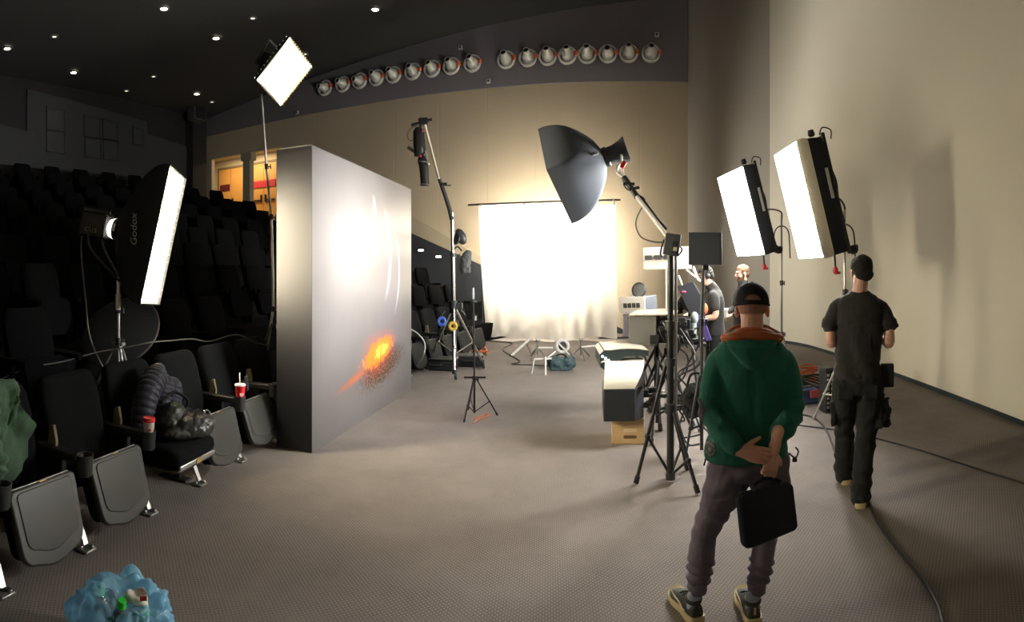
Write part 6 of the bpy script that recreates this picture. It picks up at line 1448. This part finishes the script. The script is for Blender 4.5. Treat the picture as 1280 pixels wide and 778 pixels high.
for s_, e_ in ((shL, elL), (shR, elR)):
    end = s_.lerp(e_, .60) + V((math.copysign(.012, s_.x), 0, 0)); limb(mb, [V((s_.x * .62, s_.y, s_.z - .022)), s_ + V((-s_.x * .12, 0, -.06)), end], [.056, .066, .068]); d_ = (end - s_).normalized(); mb.tube([end - d_ * .04, end + d_ * .028], [.068, .073], 18)
cloth(t, mb, 'tshirt', M_TEE, .0075, .012, 7, 3, extra=lambda c, n: .007 * math.sin(c.x * 34 + c.z * 12) * (c.z < 1.3) * (c.z > .9) + .006 * math.sin(c.z * 45 + c.x * 20) * (c.z < 1.02))
M_CARGO = mat('black_cargo_cloth', (.017, .019, .018), .85, 0, .3, vary=.12, vscale=18, bump=.25, bscale=280)
mb = MB(); rings_loft(mb, [(.78, .003, 0, .178, .125), (.86, .003, 0, .185, .13), (.92, .003, 0, .178, .122), (.97, .003, 0, .165, .112)])
limb(mb, [(-.085, 0, .84), (-.098, .02, .70), (-.105, .06, .58), (-.105, .10, .48), (-.105, .15, .36), (-.105, .20, .22), (-.102, .235, .075)], [.108, .102, .090, .080, .078, .078, .082])
limb(mb, [(.095, 0, .84), (.092, -.01, .70), (.080, -.0, .58), (.068, -.03, .48), (.052, -.09, .36), (.036, -.15, .22), (.022, -.195, .075)], [.108, .104, .092, .080, .077, .077, .080])
mb.box((-.185, .03, .62), (.04, .15, .20), Euler((.1, 0, 0)).to_matrix()); mb.box((.165, .0, .62), (.04, .15, .20)); mb.box((-.09, -.115, .80), (.11, .02, .10)); mb.box((.10, -.115, .80), (.11, .02, .10))
cg = cloth(t, mb, 'cargo_trousers', M_CARGO, .0075, .011, 8, 3, extra=lambda c, n: .006 * math.sin(c.z * 60 + c.x * 30 + c.y * 25) * (c.z < .25) + .005 * math.sin(c.z * 48 - c.x * 30) * (.38 < c.z < .60))
mb = MB(); mb.box((-.105, -.128, .885), (.03, .01, .02)); mb.box((-.05, -.13, .885), (.012, .01, .012)); mb.each('rivet', M_BLACK, cg, bevel=.003)
t_loc = t.location.copy()
t3n = t
mb = MB(); mb.prism(rrect(.085, .18, .035), -.05, .05, Euler((0, 0, 0)).to_matrix() @ Matrix(((0, 0, 1), (1, 0, 0), (0, 1, 0))), (.225, .0, .905)); mb.build('belt_pouch', M_BLACKF, t, smooth=40, bevel=.01)
mb = MB(); mb.box((.205, .0, .64), (.06, .12, .16)); mb.ell((.21, .0, .60), (.045, .07, .09)); lumpy(mb, 'thigh_pouch', M_BLACKF, t, .014, 16)
mb = MB(); mb.tube([(.20, -.02, .70), (.23, -.03, .745)], .008, 8); mb.tube([(.21, .01, .70), (.245, .02, .73)], .007, 8); mb.tube([(.19, .03, .7), (.205, .03, .76)], .007, 8); mb.each('tool', M_BLACK, t)
M_SHOE2 = mat('black_trainer', (.02, .02, .021), .7); M_SOLE2 = mat('tan_sole', (.62, .50, .27), .6)
shoe(t, (-.088, .17, 0), (-.16, .98), M_SHOE2, M_SOLE2, .29)
shoe(t, (.020, -.265, 0), (-.0, .98), M_SHOE2, M_SOLE2, .29)
# ---------------------------------------------------------------- two crew members by the grey wall
def crew(label, px, d, yaw, top, J, tee_m, short=True, bald=True, beard=False, hairm=None, pants=M_CARGO, headturn=0.0, s=1.0):
    a = (px - 640) / F; loc = V((d * math.sin(a), d * math.cos(a), 0))
    t = thing('person', label, 'person', loc, yaw)
    hc = V(J['head']); HR = Euler((J.get('nod', -.1), 0, headturn)).to_matrix()
    mb = MB(); add_head(mb, hc, HR, s)
    limb(mb, [hc + V((0, -.02, -.05)), V((0, hc.y * .42 - .005, hc.z - .15)), V((0, .0, hc.z - .26))], [.054, .054, .056])
    zs = hc.z - .22
    rings_loft(mb, [(.85, 0, 0, .12, .08), (1.2, 0, 0, .14, .085), (zs - .07, 0, 0, .11, .065), (zs - .01, 0, -.01, .06, .045)])
    for sd, k in (('L', -1), ('R', 1)):
        s_, e_, w_ = V(J['sh' + sd]), V(J['el' + sd]), V(J['wr' + sd]); limb(mb, [V((s_.x * .72, s_.y, s_.z - .06)), s_.lerp(e_, .4), e_, e_.lerp(w_, .45), w_], [.034, .044, .043, .038, .027]); add_hand(mb, w_, (w_ - e_).normalized() + V((-k * .15, 0, -.1)), V((k * .4, .1, .9)), -k, (.5, .7, .5))
        limb(mb, [(k * .09, 0, .88), (k * .10, .02, .48), (k * .11, -.02, .09)], [.08, .05, .035])
    body = link('body', fuse(mb, .0065, 3, name='body'), M_SKIN2, t, 180); add_eyes(t, body, hc, HR, s)
    if hairm is not None: link('hair', hairmesh(None, hc, HR, s * .985, 'hair'), hairm, t, 180)
    iv = HR.transposed()
    if beard:
        bmh = patch_from(body.data, lambda c: (lambda l: (l.z < -.042 and l.y > .0 and l.z > -.13 and not (abs(l.x) < .02 and -.066 < l.z < -.054)) or (l.z < .0 and .0 < l.y < .03 and abs(l.x) > .045 and l.z > -.06))(iv @ (c - hc) / s), .004, 'beard'); link('beard', bmh, hairm or M_HAIR, body, 180)
    mb = MB(); rings_loft(mb, [(.86, 0, 0, .195, .13), (1.0, 0, 0, .19, .125), (1.15, 0, 0, .185, .122), (zs - .12, 0, 0, .195, .122), (zs - .04, 0, 0, .18, .105), (zs + .015, 0, .0, .125, .085), (zs + .06, 0, hc.y * .25, .078, .070), (zs + .085, 0, hc.y * .35, .066, .062)])
    limb(mb, [V((0, -.012, zs - .03)), V((0, hc.y * .12, zs + .03)), V((0, hc.y * .38, zs + .085))], [.10, .086, .070])
    for sd in 'LR':
        s_, e_ = V(J['sh' + sd]), V(J['el' + sd]); end = s_.lerp(e_, .66 if short else 1.0); limb(mb, [V((s_.x * .6, s_.y, s_.z - .02)), s_ + V((-s_.x * .1, 0, -.06)), end], [.056, .068, .068])
        if not short: w_ = V(J['wr' + sd]); limb(mb, [e_, e_.lerp(w_, .5), e_.lerp(w_, .88)], [.066, .058, .048])
    cloth(t, mb, 'tshirt' if short else 'jacket', tee_m, .0095, .008, 8, 3)
    mb = MB(); rings_loft(mb, [(.78, 0, 0, .18, .125), (.88, 0, 0, .185, .13), (.96, 0, 0, .17, .115)])
    for k in (-1, 1): limb(mb, [(k * .09, 0, .84), (k * .10, .0, .66), (k * .105, .02, .48), (k * .11, .0, .28), (k * .115, -.02, .07)], [.105, .095, .08, .074, .074])
    cloth(t, mb, 'trousers', pants, .0095, .006, 8, 3)
    for k in (-1, 1): shoe(t, (k * .115, -.09, 0), (k * .15, 1), M_SHOE2, M_SOLE2, .28)
    return t, hc, HR, body
t, hc, HR, body = crew('person in a black T-shirt bending over the film camera, one bare forearm reaching forward', 893, 7.3, -( (893 - 640) / F) + PI / 2 + .25, 0,
    dict(head=(0.0, .12, 1.635), nod=-.35, shL=(-.19, .05, 1.42), elL=(-.24, .05, 1.13), wrL=(-.16, .28, 1.05), shR=(.19, .05, 1.42), elR=(.26, .14, 1.16), wrR=(.16, .36, 1.10)), M_TEE, True, hairm=M_HAIR)
mb = MB(); mb.tube([hc + HR @ V((.078 * math.cos(a), -.012 + .098 * math.sin(a), .035)) for a in [2 * PI * k / 28 for k in range(28)]], .007, 6, closed=True); mb.ell(hc + HR @ V((-.078, -.01, -.005)), (.022, .034, .04), HR); mb.ell(hc + HR @ V((.078, -.01, -.005)), (.022, .034, .04), HR); mb.tube([hc + HR @ V((0, -.09, .06)), hc + HR @ V((0, .0, .118))], .008, 6); mb.build('headset', M_BLACK, body)
mb = MB(); mb.ell((-.26, .20, 1.22), (.05, .05, .075)); mb.build('orange_pouch', M_OCL, t)
t, hc, HR, body = crew('bearded person with short fair hair standing behind the person in the black cap', 930, 7.7, -((930 - 640) / F) + PI / 2 + .45, 0,
    dict(head=(0.0, .03, 1.665), nod=-.12, shL=(-.19, 0, 1.44), elL=(-.25, .0, 1.15), wrL=(-.10, .22, 1.10), shR=(.19, 0, 1.44), elR=(.25, .0, 1.15), wrR=(.10, .24, 1.12)), mat('dark_jacket', (.03, .032, .036), .8, bump=.2, bscale=200), False, False, True, mat('fair_brown_hair', (.15, .085, .045), .75, vary=.3, vscale=60, bump=.8, bscale=150))
t2 = thing('paper_cup', 'white cup held by the bearded person behind the cap', 'cup', t.matrix_basis @ V((-.03, .30, 1.06)))
mb = MB(); mb.lathe([(.03, 0), (.04, .11), (.042, .115)], n=20); mb.build('cup', mat('white_paper', (.62, .56, .47), .6), t2); mb = MB(); mb.lathe([(.044, .11), (.044, .122), (.036, .13), (.001, .13)], n=20); mb.build('lid', M_WHITE, t2)
# ---------------------------------------------------------------- world and exposure
w = bpy.data.worlds.new('world'); SC.world = w; w.use_nodes = True
w.node_tree.nodes['Background'].inputs['Color'].default_value = (.6, .65, .75, 1); w.node_tree.nodes['Background'].inputs['Strength'].default_value = .0
SC.view_settings.exposure = 1.0
